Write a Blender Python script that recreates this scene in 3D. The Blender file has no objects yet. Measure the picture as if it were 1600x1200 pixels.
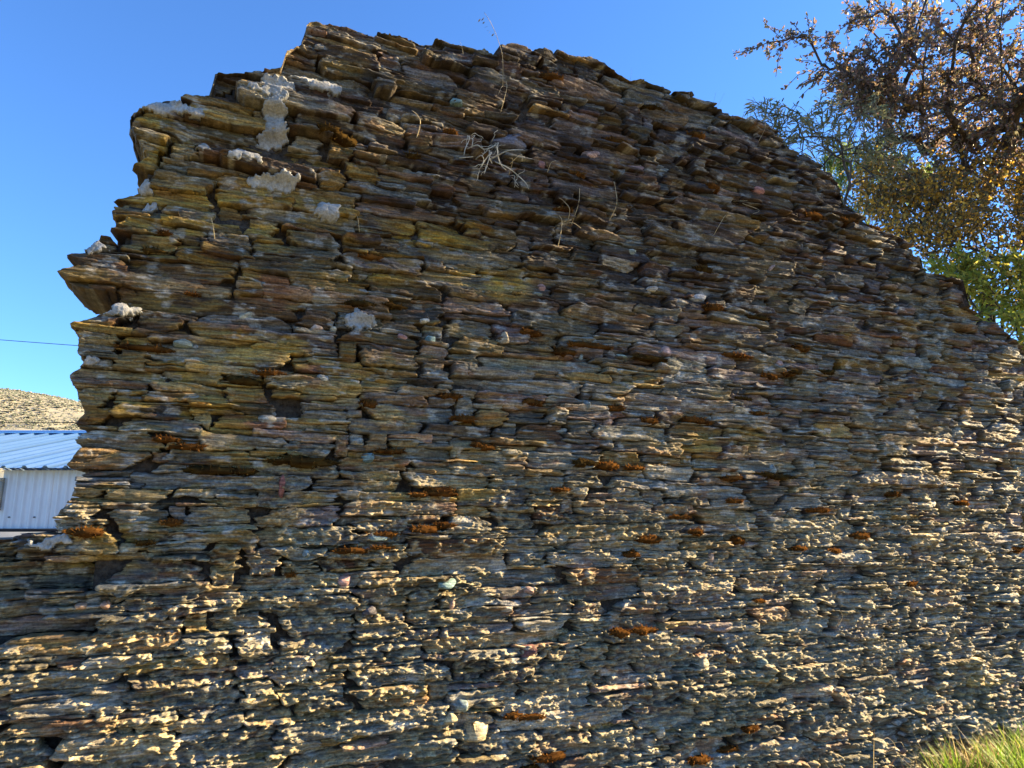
import bpy, bmesh, math, random
import numpy as np
from mathutils import Vector, Matrix

# ------------------------------------------------------------------ camera, world, sun, exposure
SC = bpy.context.scene
COL = SC.collection
random.seed(11)
RNG = np.random.default_rng(23)
R = math.radians

FPX = 1067.0                      # focal length in pixels of the 1600 px wide photograph
PITCH = R(11.0)
CAM = np.array((0.0, 0.0, 1.6))
cd = bpy.data.cameras.new('camera')
cd.sensor_width = 36.0
cd.lens = 36.0 * FPX / 1600.0
cd.clip_start = 0.05
cd.clip_end = 6000.0
cam = bpy.data.objects.new('camera', cd)
cam.location = CAM
cam.rotation_euler = (R(90) + PITCH, 0, 0)
COL.objects.link(cam)
SC.camera = cam

THETA = R(22.7)                   # the wall recedes to the right by this angle
Z0 = 3.5
GRAZE = 8.0                       # sun stands this many degrees in front of the wall's plane
SUN_EL = R(25.0)
SUN_AZ = R(90.0) - THETA + R(GRAZE)     # from +Y towards +X
SUN_DIR = np.array((math.sin(SUN_AZ) * math.cos(SUN_EL), math.cos(SUN_AZ) * math.cos(SUN_EL), math.sin(SUN_EL)))

world = bpy.data.worlds.new('World')
SC.world = world
world.use_nodes = True
wn = world.node_tree.nodes
wl = world.node_tree.links
wn.clear()
sky = wn.new('ShaderNodeTexSky')
sky.sky_type = 'NISHITA'
sky.sun_disc = False
sky.sun_elevation = SUN_EL
sky.sun_rotation = SUN_AZ
sky.air_density = 1.0
sky.dust_density = 0.0
sky.ozone_density = 10.0
bg = wn.new('ShaderNodeBackground')
bg.inputs['Strength'].default_value = 0.065
wo = wn.new('ShaderNodeOutputWorld')
wl.new(sky.outputs[0], bg.inputs[0])
wl.new(bg.outputs[0], wo.inputs[0])

sd = bpy.data.lights.new('sun', 'SUN')
sd.energy = 5.0
sd.angle = R(0.5)
sd.color = (1.0, 0.77, 0.43)
sun = bpy.data.objects.new('sun', sd)
sun.rotation_euler = Vector(SUN_DIR).to_track_quat('Z', 'Y').to_euler()
sun.location = (20, 8, 12)
COL.objects.link(sun)

SC.view_settings.view_transform = 'Standard'
SC.view_settings.look = 'None'
SC.view_settings.gamma = 1.0
SC.view_settings.use_curve_mapping = False
SC.view_settings.exposure = 2.46

# ------------------------------------------------------------------ helpers: pixels, noise, meshes
def ray(px, py):
    x = (np.asarray(px, float) - 800) / FPX
    y = -(np.asarray(py, float) - 600) / FPX
    c, s = math.cos(PITCH), math.sin(PITCH)
    return np.stack([x, c - s * y, s + c * y], -1)      # camera looks along +Y pitched up

def at(px, py, depth):
    """World point seen at a photo pixel, at a known distance along +Y."""
    r = ray(px, py)
    return CAM + r * (depth / r[..., 1:2] if r.ndim > 1 else depth / r[1])

EU = np.array((math.cos(THETA), math.sin(THETA), 0))
EN = np.array((math.sin(THETA), -math.cos(THETA), 0))    # wall normal, towards the camera
P0 = np.array((0, Z0, 0))

def uv_of(px, py):
    r = ray(px, py)
    t = ((P0 - CAM) @ EN) / (r @ EN)
    p = CAM + r * t[..., None]
    return (p - P0) @ EU, p[..., 2]

def px_of(u, v):
    p = P0 + np.multiply.outer(u, EU) - CAM
    p = p + np.multiply.outer(v, np.array((0, 0, 1.0)))
    c, s = math.cos(PITCH), math.sin(PITCH)
    dep = p[..., 1] * c + p[..., 2] * s
    up = -p[..., 1] * s + p[..., 2] * c
    return 800 + FPX * p[..., 0] / dep, 600 - FPX * up / dep

def wall_pt(u, v, d=0.0):
    return P0 + EU * u + EN * d + np.array((0, 0, v))

def hash2(ix, iy, seed):
    h = (ix.astype(np.int64) * 374761393 + iy.astype(np.int64) * 668265263 + np.asarray(seed).astype(np.int64) * 2147483647 * 3 + 974711) & 0xFFFFFFFF
    h = ((h ^ (h >> 13)) * 1274126177) & 0xFFFFFFFF
    h = ((h ^ (h >> 15)) * 2246822519) & 0xFFFFFFFF
    h = h ^ (h >> 16)
    return (h & 0xFFFFFF) / float(0xFFFFFF)

def vn(x, y, seed=0):
    x = np.asarray(x, float); y = np.asarray(y, float)
    seed = np.asarray(seed)
    ix = np.floor(x); iy = np.floor(y)
    fx = x - ix; fy = y - iy
    fx = fx * fx * (3 - 2 * fx); fy = fy * fy * (3 - 2 * fy)
    a = hash2(ix, iy, seed); b = hash2(ix + 1, iy, seed)
    c = hash2(ix, iy + 1, seed); d = hash2(ix + 1, iy + 1, seed)
    return (a + (b - a) * fx) * (1 - fy) + (c + (d - c) * fx) * fy

def fbm(x, y, seed=0, oct=3):
    t = 0; amp = 0.5; tot = 0
    for k in range(oct):
        t = t + amp * vn(x * 2 ** k, y * 2 ** k, seed + k * 17)
        tot += amp; amp *= 0.55
    return t / tot

def sstep(a, b, x):
    t = np.clip((x - a) / (b - a), 0, 1)
    return t * t * (3 - 2 * t)

def new_mesh(name, verts, quads=None, tris=None, col=None, smooth=False, ngons=None):
    me = bpy.data.meshes.new(name)
    verts = np.ascontiguousarray(verts, dtype=np.float32)
    loops = []; starts = []; n = 0
    for arr, k in ((quads, 4), (tris, 3)):
        if arr is not None and len(arr):
            arr = np.asarray(arr, np.int32)
            loops.append(arr.ravel())
            starts.append(n + np.arange(len(arr), dtype=np.int32) * k)
            n += arr.size
    if ngons:
        for g in ngons:
            loops.append(np.asarray(g, np.int32)); starts.append(np.array([n], np.int32)); n += len(g)
    loops = np.concatenate(loops); starts = np.concatenate(starts)
    me.vertices.add(len(verts)); me.vertices.foreach_set('co', verts.ravel())
    me.loops.add(len(loops)); me.loops.foreach_set('vertex_index', loops)
    me.polygons.add(len(starts)); me.polygons.foreach_set('loop_start', starts)
    if smooth:
        me.polygons.foreach_set('use_smooth', np.ones(len(starts), bool))
    if col is not None:
        a = me.attributes.new('col', 'FLOAT_COLOR', 'POINT')
        c4 = np.ones((len(verts), 4), np.float32); c4[:, :3] = col
        a.data.foreach_set('color', c4.ravel())
    me.update(calc_edges=True)
    return me

def link(name, me, mat=None, parent=None):
    o = bpy.data.objects.new(name, me)
    if mat is not None and me is not None:
        me.materials.append(mat)
    COL.objects.link(o)
    o.parent = parent
    return o

def empty(name, loc, rz=0.0):
    o = bpy.data.objects.new(name, None)
    o.empty_display_size = 0.1
    o.location = loc
    o.rotation_euler = (0, 0, rz)
    COL.objects.link(o)
    return o

def tag(o, label=None, cat=None, group=None, kind=None):
    if label: o['label'] = label
    if cat: o['category'] = cat
    if group: o['group'] = group
    if kind: o['kind'] = kind
    return o

class MB:
    """collects simple shapes into one mesh"""
    def __init__(s): s.v = []; s.q = []; s.t = []; s.n = 0
    def add(s, v, q=None, t=None):
        v = np.asarray(v, float)
        if q is not None and len(q): s.q.append(np.asarray(q) + s.n)
        if t is not None and len(t): s.t.append(np.asarray(t) + s.n)
        s.v.append(v); s.n += len(v)
    def box(s, lo, hi):
        x0, y0, z0 = lo; x1, y1, z1 = hi
        s.add([(x0,y0,z0),(x1,y0,z0),(x1,y1,z0),(x0,y1,z0),(x0,y0,z1),(x1,y0,z1),(x1,y1,z1),(x0,y1,z1)],
              [(0,3,2,1),(4,5,6,7),(0,1,5,4),(1,2,6,5),(2,3,7,6),(3,0,4,7)])
    def tube(s, pts, rad, n=6, cap=True):
        pts = np.asarray(pts, float); m = len(pts)
        rad = np.broadcast_to(np.asarray(rad, float), (m,))
        tg = np.gradient(pts, axis=0); tg /= np.linalg.norm(tg, axis=1)[:, None] + 1e-9
        ref = np.where(np.abs(tg[:, 2:3]) > 0.9, np.array([[1.0, 0, 0]]), np.array([[0, 0, 1.0]]))
        a = np.cross(tg, ref); a /= np.linalg.norm(a, axis=1)[:, None] + 1e-9
        b = np.cross(tg, a)
        th = np.arange(n) * 2 * math.pi / n
        ring = pts[:, None] + rad[:, None, None] * (a[:, None] * np.cos(th)[None, :, None] + b[:, None] * np.sin(th)[None, :, None])
        i = np.arange(m - 1)[:, None] * n; j = np.arange(n)[None]; j2 = (j + 1) % n
        q = np.stack([i + j, i + n + j, i + n + j2, i + j2], -1).reshape(-1, 4)
        v = ring.reshape(-1, 3)
        t = None
        if cap:
            v = np.vstack([v, pts[:1], pts[-1:]]); c0 = m * n
            jj = np.arange(n); jn = (jj + 1) % n
            t = np.vstack([np.stack([np.full(n, c0), jj, jn], -1), np.stack([np.full(n, c0 + 1), (m - 1) * n + jn, (m - 1) * n + jj], -1)])
        s.add(v, q, t)
    def mesh(s, name, col=None, smooth=False):
        return new_mesh(name, np.vstack(s.v), np.vstack(s.q) if s.q else None, np.vstack(s.t) if s.t else None, col, smooth)

# ------------------------------------------------------------------ materials
def mat_new(name):
    m = bpy.data.materials.new(name); m.use_nodes = True
    nt = m.node_tree; nt.nodes.clear()
    out = nt.nodes.new('ShaderNodeOutputMaterial')
    b = nt.nodes.new('ShaderNodeBsdfPrincipled')
    nt.links.new(b.outputs[0], out.inputs[0])
    b.inputs['Roughness'].default_value = 0.85
    b.inputs['Specular IOR Level'].default_value = 0.25
    return m, nt, b, out

def noise_node(nt, scale, detail=4, stretch=None, coord='Object', rough=0.6):
    tc = nt.nodes.new('ShaderNodeTexCoord')
    src = tc.outputs[coord]
    if stretch:
        mp = nt.nodes.new('ShaderNodeMapping'); mp.inputs['Scale'].default_value = stretch
        nt.links.new(src, mp.inputs[0]); src = mp.outputs[0]
    n = nt.nodes.new('ShaderNodeTexNoise')
    n.inputs['Scale'].default_value = scale; n.inputs['Detail'].default_value = detail; n.inputs['Roughness'].default_value = rough
    nt.links.new(src, n.inputs['Vector'])
    return n

def ramp(nt, src, stops):
    r = nt.nodes.new('ShaderNodeValToRGB')
    el = r.color_ramp.elements
    while len(el) < len(stops): el.new(0.5)
    for e, (p, c) in zip(el, stops): e.position = p; e.color = (*c, 1)
    nt.links.new(src, r.inputs[0])
    return r

def mul(nt, a, b, fac=1.0, mode='MULTIPLY'):
    m = nt.nodes.new('ShaderNodeMix'); m.data_type = 'RGBA'; m.blend_type = mode
    m.inputs[0].default_value = fac
    nt.links.new(a, m.inputs[6]); nt.links.new(b, m.inputs[7])
    return m.outputs[2]

def bump(nt, b, src, strength, dist):
    bp = nt.nodes.new('ShaderNodeBump'); bp.inputs['Strength'].default_value = strength; bp.inputs['Distance'].default_value = dist
    nt.links.new(src, bp.inputs['Height']); nt.links.new(bp.outputs[0], b.inputs['Normal'])

def attr(nt):
    a = nt.nodes.new('ShaderNodeAttribute'); a.attribute_name = 'col'
    return a.outputs['Color']

def m_stone():
    m, nt, b, o = mat_new('schist')
    n1 = noise_node(nt, 1.0, 6, (14, 14, 130))
    r1 = ramp(nt, n1.outputs[0], [(0.28, (0.34, 0.33, 0.34)), (0.5, (0.92, 0.92, 0.92)), (0.72, (1.8, 1.76, 1.66))])
    n2 = noise_node(nt, 95, 5)
    r2 = ramp(nt, n2.outputs[0], [(0.3, (0.62, 0.6, 0.58)), (0.7, (1.35, 1.35, 1.32))])
    c = mul(nt, attr(nt), r1.outputs[0]); c = mul(nt, c, r2.outputs[0])
    nt.links.new(c, b.inputs['Base Color'])
    b.inputs['Roughness'].default_value = 0.72
    b.inputs['Specular IOR Level'].default_value = 0.3
    n3 = noise_node(nt, 1.0, 7, (45, 45, 260))
    bump(nt, b, n3.outputs[0], 0.75, 0.008)
    lam_n = b.inputs['Normal'].links[0].from_node
    n4 = noise_node(nt, 170, 4, None, 'Object', 0.7)
    bp = nt.nodes.new('ShaderNodeBump'); bp.inputs['Strength'].default_value = 0.9; bp.inputs['Distance'].default_value = 0.006
    nt.links.new(n4.outputs[0], bp.inputs['Height']); nt.links.new(bp.outputs[0], lam_n.inputs['Normal'])
    return m

def m_attr(name, scale=60, lo=0.6, hi=1.35, rough=0.9, bs=0.5, bd=0.004, spec=0.15):
    m, nt, b, o = mat_new(name)
    n = noise_node(nt, scale, 5)
    r = ramp(nt, n.outputs[0], [(0.3, (lo,) * 3), (0.7, (hi,) * 3)])
    nt.links.new(mul(nt, attr(nt), r.outputs[0]), b.inputs['Base Color'])
    b.inputs['Roughness'].default_value = rough
    b.inputs['Specular IOR Level'].default_value = spec
    if bs: bump(nt, b, n.outputs[0], bs, bd)
    return m

def m_noise(name, c0, c1, scale, rough=0.9, bs=0.4, bd=0.01, spec=0.2, stretch=None, c2=None):
    m, nt, b, o = mat_new(name)
    n = noise_node(nt, scale, 6, stretch)
    st = [(0.3, c0), (0.7, c1)] if c2 is None else [(0.3, c0), (0.5, c1), (0.68, c2)]
    r = ramp(nt, n.outputs[0], st)
    nt.links.new(r.outputs[0], b.inputs['Base Color'])
    b.inputs['Roughness'].default_value = rough
    b.inputs['Specular IOR Level'].default_value = spec
    if bs: bump(nt, b, n.outputs[0], bs, bd)
    return m

def m_leaf(name, trans=0.5, rough=0.5):
    m, nt, b, o = mat_new(name)
    c = attr(nt)
    n = noise_node(nt, 40, 3)
    r = ramp(nt, n.outputs[0], [(0.3, (0.7, 0.7, 0.7)), (0.7, (1.25, 1.25, 1.25))])
    c = mul(nt, c, r.outputs[0])
    nt.links.new(c, b.inputs['Base Color'])
    b.inputs['Roughness'].default_value = rough
    if rough > 0.9: b.inputs['Specular IOR Level'].default_value = 0.0
    t = nt.nodes.new('ShaderNodeBsdfTranslucent')
    nt.links.new(c, t.inputs['Color'])
    mx = nt.nodes.new('ShaderNodeMixShader'); mx.inputs[0].default_value = trans
    nt.links.new(b.outputs[0], mx.inputs[1]); nt.links.new(t.outputs[0], mx.inputs[2])
    nt.links.new(mx.outputs[0], o.inputs[0])
    return m

M = {}
M['stone'] = m_stone()
M['earth'] = m_noise('joint_earth', (0.02, 0.015, 0.012), (0.10, 0.08, 0.062), 45, bs=1.0, bd=0.02)
M['mortar'] = m_attr('pale_mortar', 90, 0.72, 1.3, 0.95, 0.9, 0.008)
M['moss'] = m_leaf('moss', 0.3, 1.0)
M['straw'] = m_leaf('straw', 0.25)
M['leaf'] = m_leaf('leaf', 0.5)
M['grass'] = m_leaf('grass', 0.45)
M['bark'] = m_noise('bark', (0.035, 0.028, 0.024), (0.11, 0.09, 0.075), 30, bs=0.7, bd=0.01, stretch=(1, 1, 0.25))
M['cable'] = m_noise('cable_rubber', (0.01, 0.01, 0.011), (0.02, 0.02, 0.022), 20, 0.6, 0)
M['ground'] = m_noise('ground_soil', (0.06, 0.045, 0.03), (0.13, 0.12, 0.05), 2.3, c2=(0.22, 0.17, 0.09), bs=0.5, bd=0.03)

# ------------------------------------------------------------------ the setting: ground and hill
def build_ground():
    rad = np.concatenate([np.linspace(0, 9, 46), np.geomspace(9.6, 3500, 50)])
    na = 120
    th = np.arange(na) * 2 * math.pi / na
    X = rad[:, None] * np.cos(th); Y = rad[:, None] * np.sin(th) + 2.5
    fade = np.exp(-(rad / 14.0) ** 2)[:, None]
    Z = (fbm(X * 1.3, Y * 1.3, 5, 4) - 0.5) * 0.12 * fade
    v = np.stack([X, Y, Z], -1).reshape(-1, 3)
    i = np.arange(len(rad) - 1)[:, None] * na; j = np.arange(na)[None]; j2 = (j + 1) % na
    q = np.stack([i + j, i + na + j, i + na + j2, i + j2], -1).reshape(-1, 4)
    o = link('ground', new_mesh('ground', v, q, smooth=True), M['ground'])
    tag(o, kind='structure', label='dry earth ground with sparse grass at the foot of the wall', cat='ground')

def ground_z(x, y):
    r = np.hypot(x, y - 2.5)
    return (fbm(np.asarray(x) * 1.3, np.asarray(y) * 1.3, 5, 4) - 0.5) * 0.12 * np.exp(-(r / 14.0) ** 2)

def build_hill():
    # a long rounded ridge some 500 m away, seen left of the wall
    nx, ny = 150, 60
    s = np.linspace(0, 1, nx); t = np.linspace(0, 1, ny)
    S, T = np.meshgrid(s, t, indexing='ij')
    X = -1150 + S * 1500
    Y = 330 + T * 420
    ridge = np.interp(X, [-1150, -700, -490, -410, -345, -240, -120, 60, 350], [85, 136, 124, 109, 96, 74, 50, 30, 8])
    prof = np.sin(np.clip(T * 1.25, 0, 1) * math.pi / 2) ** 1.2 * (1 - 0.35 * sstep(0.8, 1.0, T))
    Z = ridge * prof + (fbm(X / 60, Y / 60, 7, 4) - 0.5) * 9 * sstep(0, 0.15, T) - 1.0
    v = np.stack([X, Y, Z], -1).reshape(-1, 3)
    i = np.arange(nx - 1)[:, None] * ny; j = np.arange(ny - 1)[None]
    q = np.stack([i + j, i + ny + j, i + ny + j + 1, i + j + 1], -1).reshape(-1, 4)
    m, nt, b, o_ = mat_new('hillside')
    n1 = noise_node(nt, 0.02, 6, coord='Object')
    r1 = ramp(nt, n1.outputs[0], [(0.35, (0.20, 0.20, 0.16)), (0.5, (0.29, 0.27, 0.21)), (0.65, (0.37, 0.33, 0.24))])
    nt.links.new(r1.outputs[0], b.inputs['Base Color'])
    o = link('hill', new_mesh('hill', v, q, smooth=True), m)
    tag(o, kind='structure', label='pale dry hillside dotted with scrub beyond the metal shed', cat='hill')
    # scrub on the hillside: too many and too far to count
    N = 27000
    st = RNG.uniform(0.02, 1, N) ** 0.8; sx = (330 + st * 420) * RNG.uniform(-0.86, -0.58, N)
    den = fbm(sx / 45, st * 9, 31, 3)
    k = RNG.random(N) < sstep(0.30, 0.55, den) * 0.95 + 0.35 * st
    sx, st = sx[k], st[k]; N = len(sx)
    fi = (sx + 1150) / 1500 * (nx - 1); fj = st * (ny - 1)
    Zg = Z[np.round(fi).astype(int), np.minimum(np.round(fj).astype(int), ny - 1)]
    Yg = 330 + st * 420
    ico = np.array([(0, 0, 1.0), (1, 0, -.2), (.1, 1, -.2), (-1, .1, -.2), (0, -1, -.2)])
    tr = np.array([(0,1,2),(0,2,3),(0,3,4),(0,4,1)])
    sz = RNG.uniform(0.45, 1.15, N)
    V = ico[None] * (sz[:, None, None] * (0.7 + 0.6 * RNG.random((N, 5, 1)))) * np.array([1.1, 1.1, 0.95])
    V = V + np.stack([sx, Yg, Zg + sz * 0.5], -1)[:, None]
    F = (tr[None] + (np.arange(N) * 5)[:, None, None]).reshape(-1, 3)
    pal = np.array([(0.10, 0.12, 0.09), (0.14, 0.155, 0.12), (0.18, 0.185, 0.15), (0.22, 0.21, 0.17)])
    c = pal[RNG.integers(0, 4, N)] * RNG.uniform(0.7, 1.25, (N, 1))
    o = link('hillside_scrub', new_mesh('hillside_scrub', V.reshape(-1, 3), None, F, np.repeat(c, 5, 0)), m_attr('scrub', 0.5, bs=0))
    tag(o, 'grey green scrub scattered over the far dry hillside', 'scrub', kind='stuff')

build_ground()
build_hill()

# ------------------------------------------------------------------ the schist wall
# outline of the ruin read from the photo and laid onto the wall's plane
LEFT_PX = [(20, 845), (92, 834), (86, 812), (104, 790), (118, 764), (118, 742), (104, 728), (126, 700), (113, 686), (128, 672),
           (117, 660), (132, 646), (126, 628), (118, 604), (107, 583), (128, 572), (135, 562), (120, 548), (124, 528), (111, 508),
           (140, 498), (176, 486), (166, 464), (120, 447), (90, 429), (132, 412), (104, 396), (140, 384), (160, 362), (144, 340),
           (172, 328), (164, 306), (214, 292), (206, 258), (232, 240), (214, 216), (199, 192)]
TOP_PX = [(199, 192), (222, 172), (256, 156), (330, 150), (336, 116), (438, 116), (446, 92), (470, 78), (480, 38), (492, 31), (532, 34),
          (572, 50), (590, 56), (642, 60), (690, 62), (702, 66), (744, 80), (768, 78), (798, 70), (826, 80), (846, 82), (850, 74), (880, 82), (906, 80), (938, 92),
          (944, 106), (968, 120), (984, 128), (1010, 126), (1046, 134), (1052, 140), (1082, 142), (1090, 154), (1122, 164), (1126, 178), (1180, 190),
          (1206, 200), (1226, 214), (1228, 232), (1262, 244), (1292, 262), (1310, 290), (1318, 318), (1342, 332), (1362, 350), (1410, 376),
          (1438, 402), (1442, 426), (1496, 442), (1502, 480), (1532, 492), (1562, 510), (1600, 545), (1680, 600), (1800, 660)]
lu, lv = uv_of(*np.array(LEFT_PX, float).T)
tu, tv = uv_of(*np.array(TOP_PX, float).T)
o_ = np.argsort(lv); lvS, luS = lv[o_], lu[o_]
for k in range(1, len(tu)): tu[k] = max(tu[k], tu[k - 1] + 1e-4)
U_A, U_B = float(uv_of(np.array([-330.0]), np.array([900.0]))[0][0]), 6.6
V_STEP = lvS[0]
tu = np.append(tu, U_B); tv = np.append(tv, 1.2)

def uL(v):
    v = np.asarray(v, float)
    return np.where(v < V_STEP, U_A, np.interp(v, lvS, luS))
def vT(u):
    u = np.asarray(u, float)
    return np.where(u < luS[0], V_STEP + 0.015 * np.sin(u * 23), np.where(u < tu[0], tv[0], np.interp(u, tu, tv)))
def inside(u, v, m=0.0):
    return (u > uL(v) + m) & (v < vT(u) - m) & ((v < V_STEP - m) | (u > luS[0]))

def zone(x, y):
    """weights of the stone colours by place on the wall"""
    low = sstep(600, 860, y); left = 1 - sstep(480, 680, x)
    top = 1 - sstep(440, 620, y)
    mid = np.clip(1 - low - top, 0, 1)
    return low, mid, top, left

PAL = np.array([(0.235, 0.235, 0.21),   # 0 grey green
                (0.21, 0.22, 0.225),    # 1 blue grey
                (0.35, 0.24, 0.085),    # 2 ochre
                (0.19, 0.125, 0.075),    # 3 brown
                (0.19, 0.15, 0.155),      # 4 purple grey
                (0.075, 0.058, 0.052),   # 5 near black
                (0.42, 0.40, 0.355),     # 6 pale grey
                (0.25, 0.115, 0.06),     # 7 rust
                (0.40, 0.285, 0.25)])    # 8 pinkish
W_LOW = np.array([.36, .27, .09, .03, .10, .02, .09, .03, .03])
W_MIDL = np.array([.36, .12, .26, .10, .02, .02, .10, .06, .02])
W_MIDR = np.array([.26, .20, .12, .07, .13, .08, .10, .03, .05])
W_TOPL = np.array([.18, .08, .24, .20, .07, .14, .10, .05, .03])
W_TOPR = np.array([.05, .15, .03, .11, .29, .20, .09, .02, .09])

def pack():
    """random rubble: always lay the next stone on the lowest place of the skyline"""
    res = 0.01
    n = int((U_B - U_A) / res)
    uc = U_A + (np.arange(n) + 0.5) * res
    sk = -0.16 + 0.05 * vn(uc * 5, uc * 0, 3)
    capv = np.array([max(float(vT(np.array(x))), 0) for x in uc])
    capv = np.maximum(capv, np.where((uc > luS.min() - 0.02) & (uc < tu[0] + 0.05), tv[0], 0)) + 0.03
    stones = []
    guard = 0
    jit = RNG.random(n)
    while guard < 20000:
        guard += 1
        s2 = np.where(sk < capv, sk, 99.0)
        i = int(np.argmin(s2 + 0.03 * jit))
        if guard % 40 == 0: jit = RNG.random(n)
        i = max(0, i)
        lev = sk[i]
        if s2[i] > 90: break
        tol = random.choice((0.014, 0.02, 0.028, 0.034))
        a = i
        while a > 0 and abs(sk[a - 1] - lev) < tol and sk[a - 1] < capv[a - 1] + 0.2: a -= 1
        b = i + 1
        while b < n and abs(sk[b] - lev) < tol: b += 1
        if (b - a) * res < 0.10 and random.random() < 0.8:       # bridge over a neighbour rather than fill a slot
            ex = random.randint(6, 22)
            if random.random() < 0.5:
                while b < n and ex > 0 and abs(sk[b] - lev) < 0.05: b += 1; ex -= 1
            else:
                while a > 0 and ex > 0 and abs(sk[a - 1] - lev) < 0.05: a -= 1; ex -= 1
        W = (b - a) * res
        nl = sk[a - 1] if a > 0 else lev + 0.08
        nr = sk[b] if b < n else lev + 0.08
        if W < 0.045:
            top = min(nl, nr, lev + 0.05)
            top = max(top, lev + 0.012)
            if W >= 0.03 and top - lev > 0.016:
                stones.append((a, b, sk[a:b].copy(), np.full(b - a, top), True))
            sk[a:b] = top
            continue
        px, py = px_of(np.array([uc[min((a + b) // 2, n - 1)]]), np.array([lev]))
        small = float(sstep(900, 1300, px[0])) * 0.25 + 0.18 * float(sstep(560, 300, py[0]) if False else (1 - sstep(300, 560, py[0])) * (px[0] > 560))
        L = math.exp(random.gauss(math.log(0.25 * (1 - small)), 0.66))
        L = min(max(L, 0.06), 0.75)
        h = L / random.uniform(3.4, 11.0)
        h = min(max(h, 0.015), 0.088)
        if random.random() < 0.06 and L < 0.25: h = min(L / random.uniform(1.3, 2.0), 0.10)
        if L > W - 0.05: L = W
        ln = max(int(round(L / res)), 4)
        if ln >= b - a: a0, b0 = a, b
        elif (nl > nr) == (random.random() < 0.75): a0, b0 = a, a + ln
        else: a0, b0 = b - ln, b
        bot = sk[a0:b0].copy()
        top0 = max(lev + h, float(bot.mean()) + 0.6 * h)
        for nn in (nl, nr):
            if abs(top0 - nn) < 0.014: top0 = nn + random.uniform(-0.003, 0.003)
        sl = random.gauss(0, 0.018)
        x = (np.arange(b0 - a0) + 0.5) * res; x = x - x.mean()
        top = top0 + sl * x + (vn(x * 11 + 50, x * 0, guard) - 0.5) * min(0.3 * h, 0.012)
        top = np.maximum(top, bot + 0.012)
        stones.append((a0, b0, bot, top, False))
        sk[a0:b0] = top
    return uc, res, stones

def smooth1(a, k=5):
    if len(a) < k: return np.full(len(a), a.mean())
    p = np.pad(a, k // 2, mode='edge')
    return np.convolve(p, np.ones(k) / k, 'valid')[:len(a)]

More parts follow.
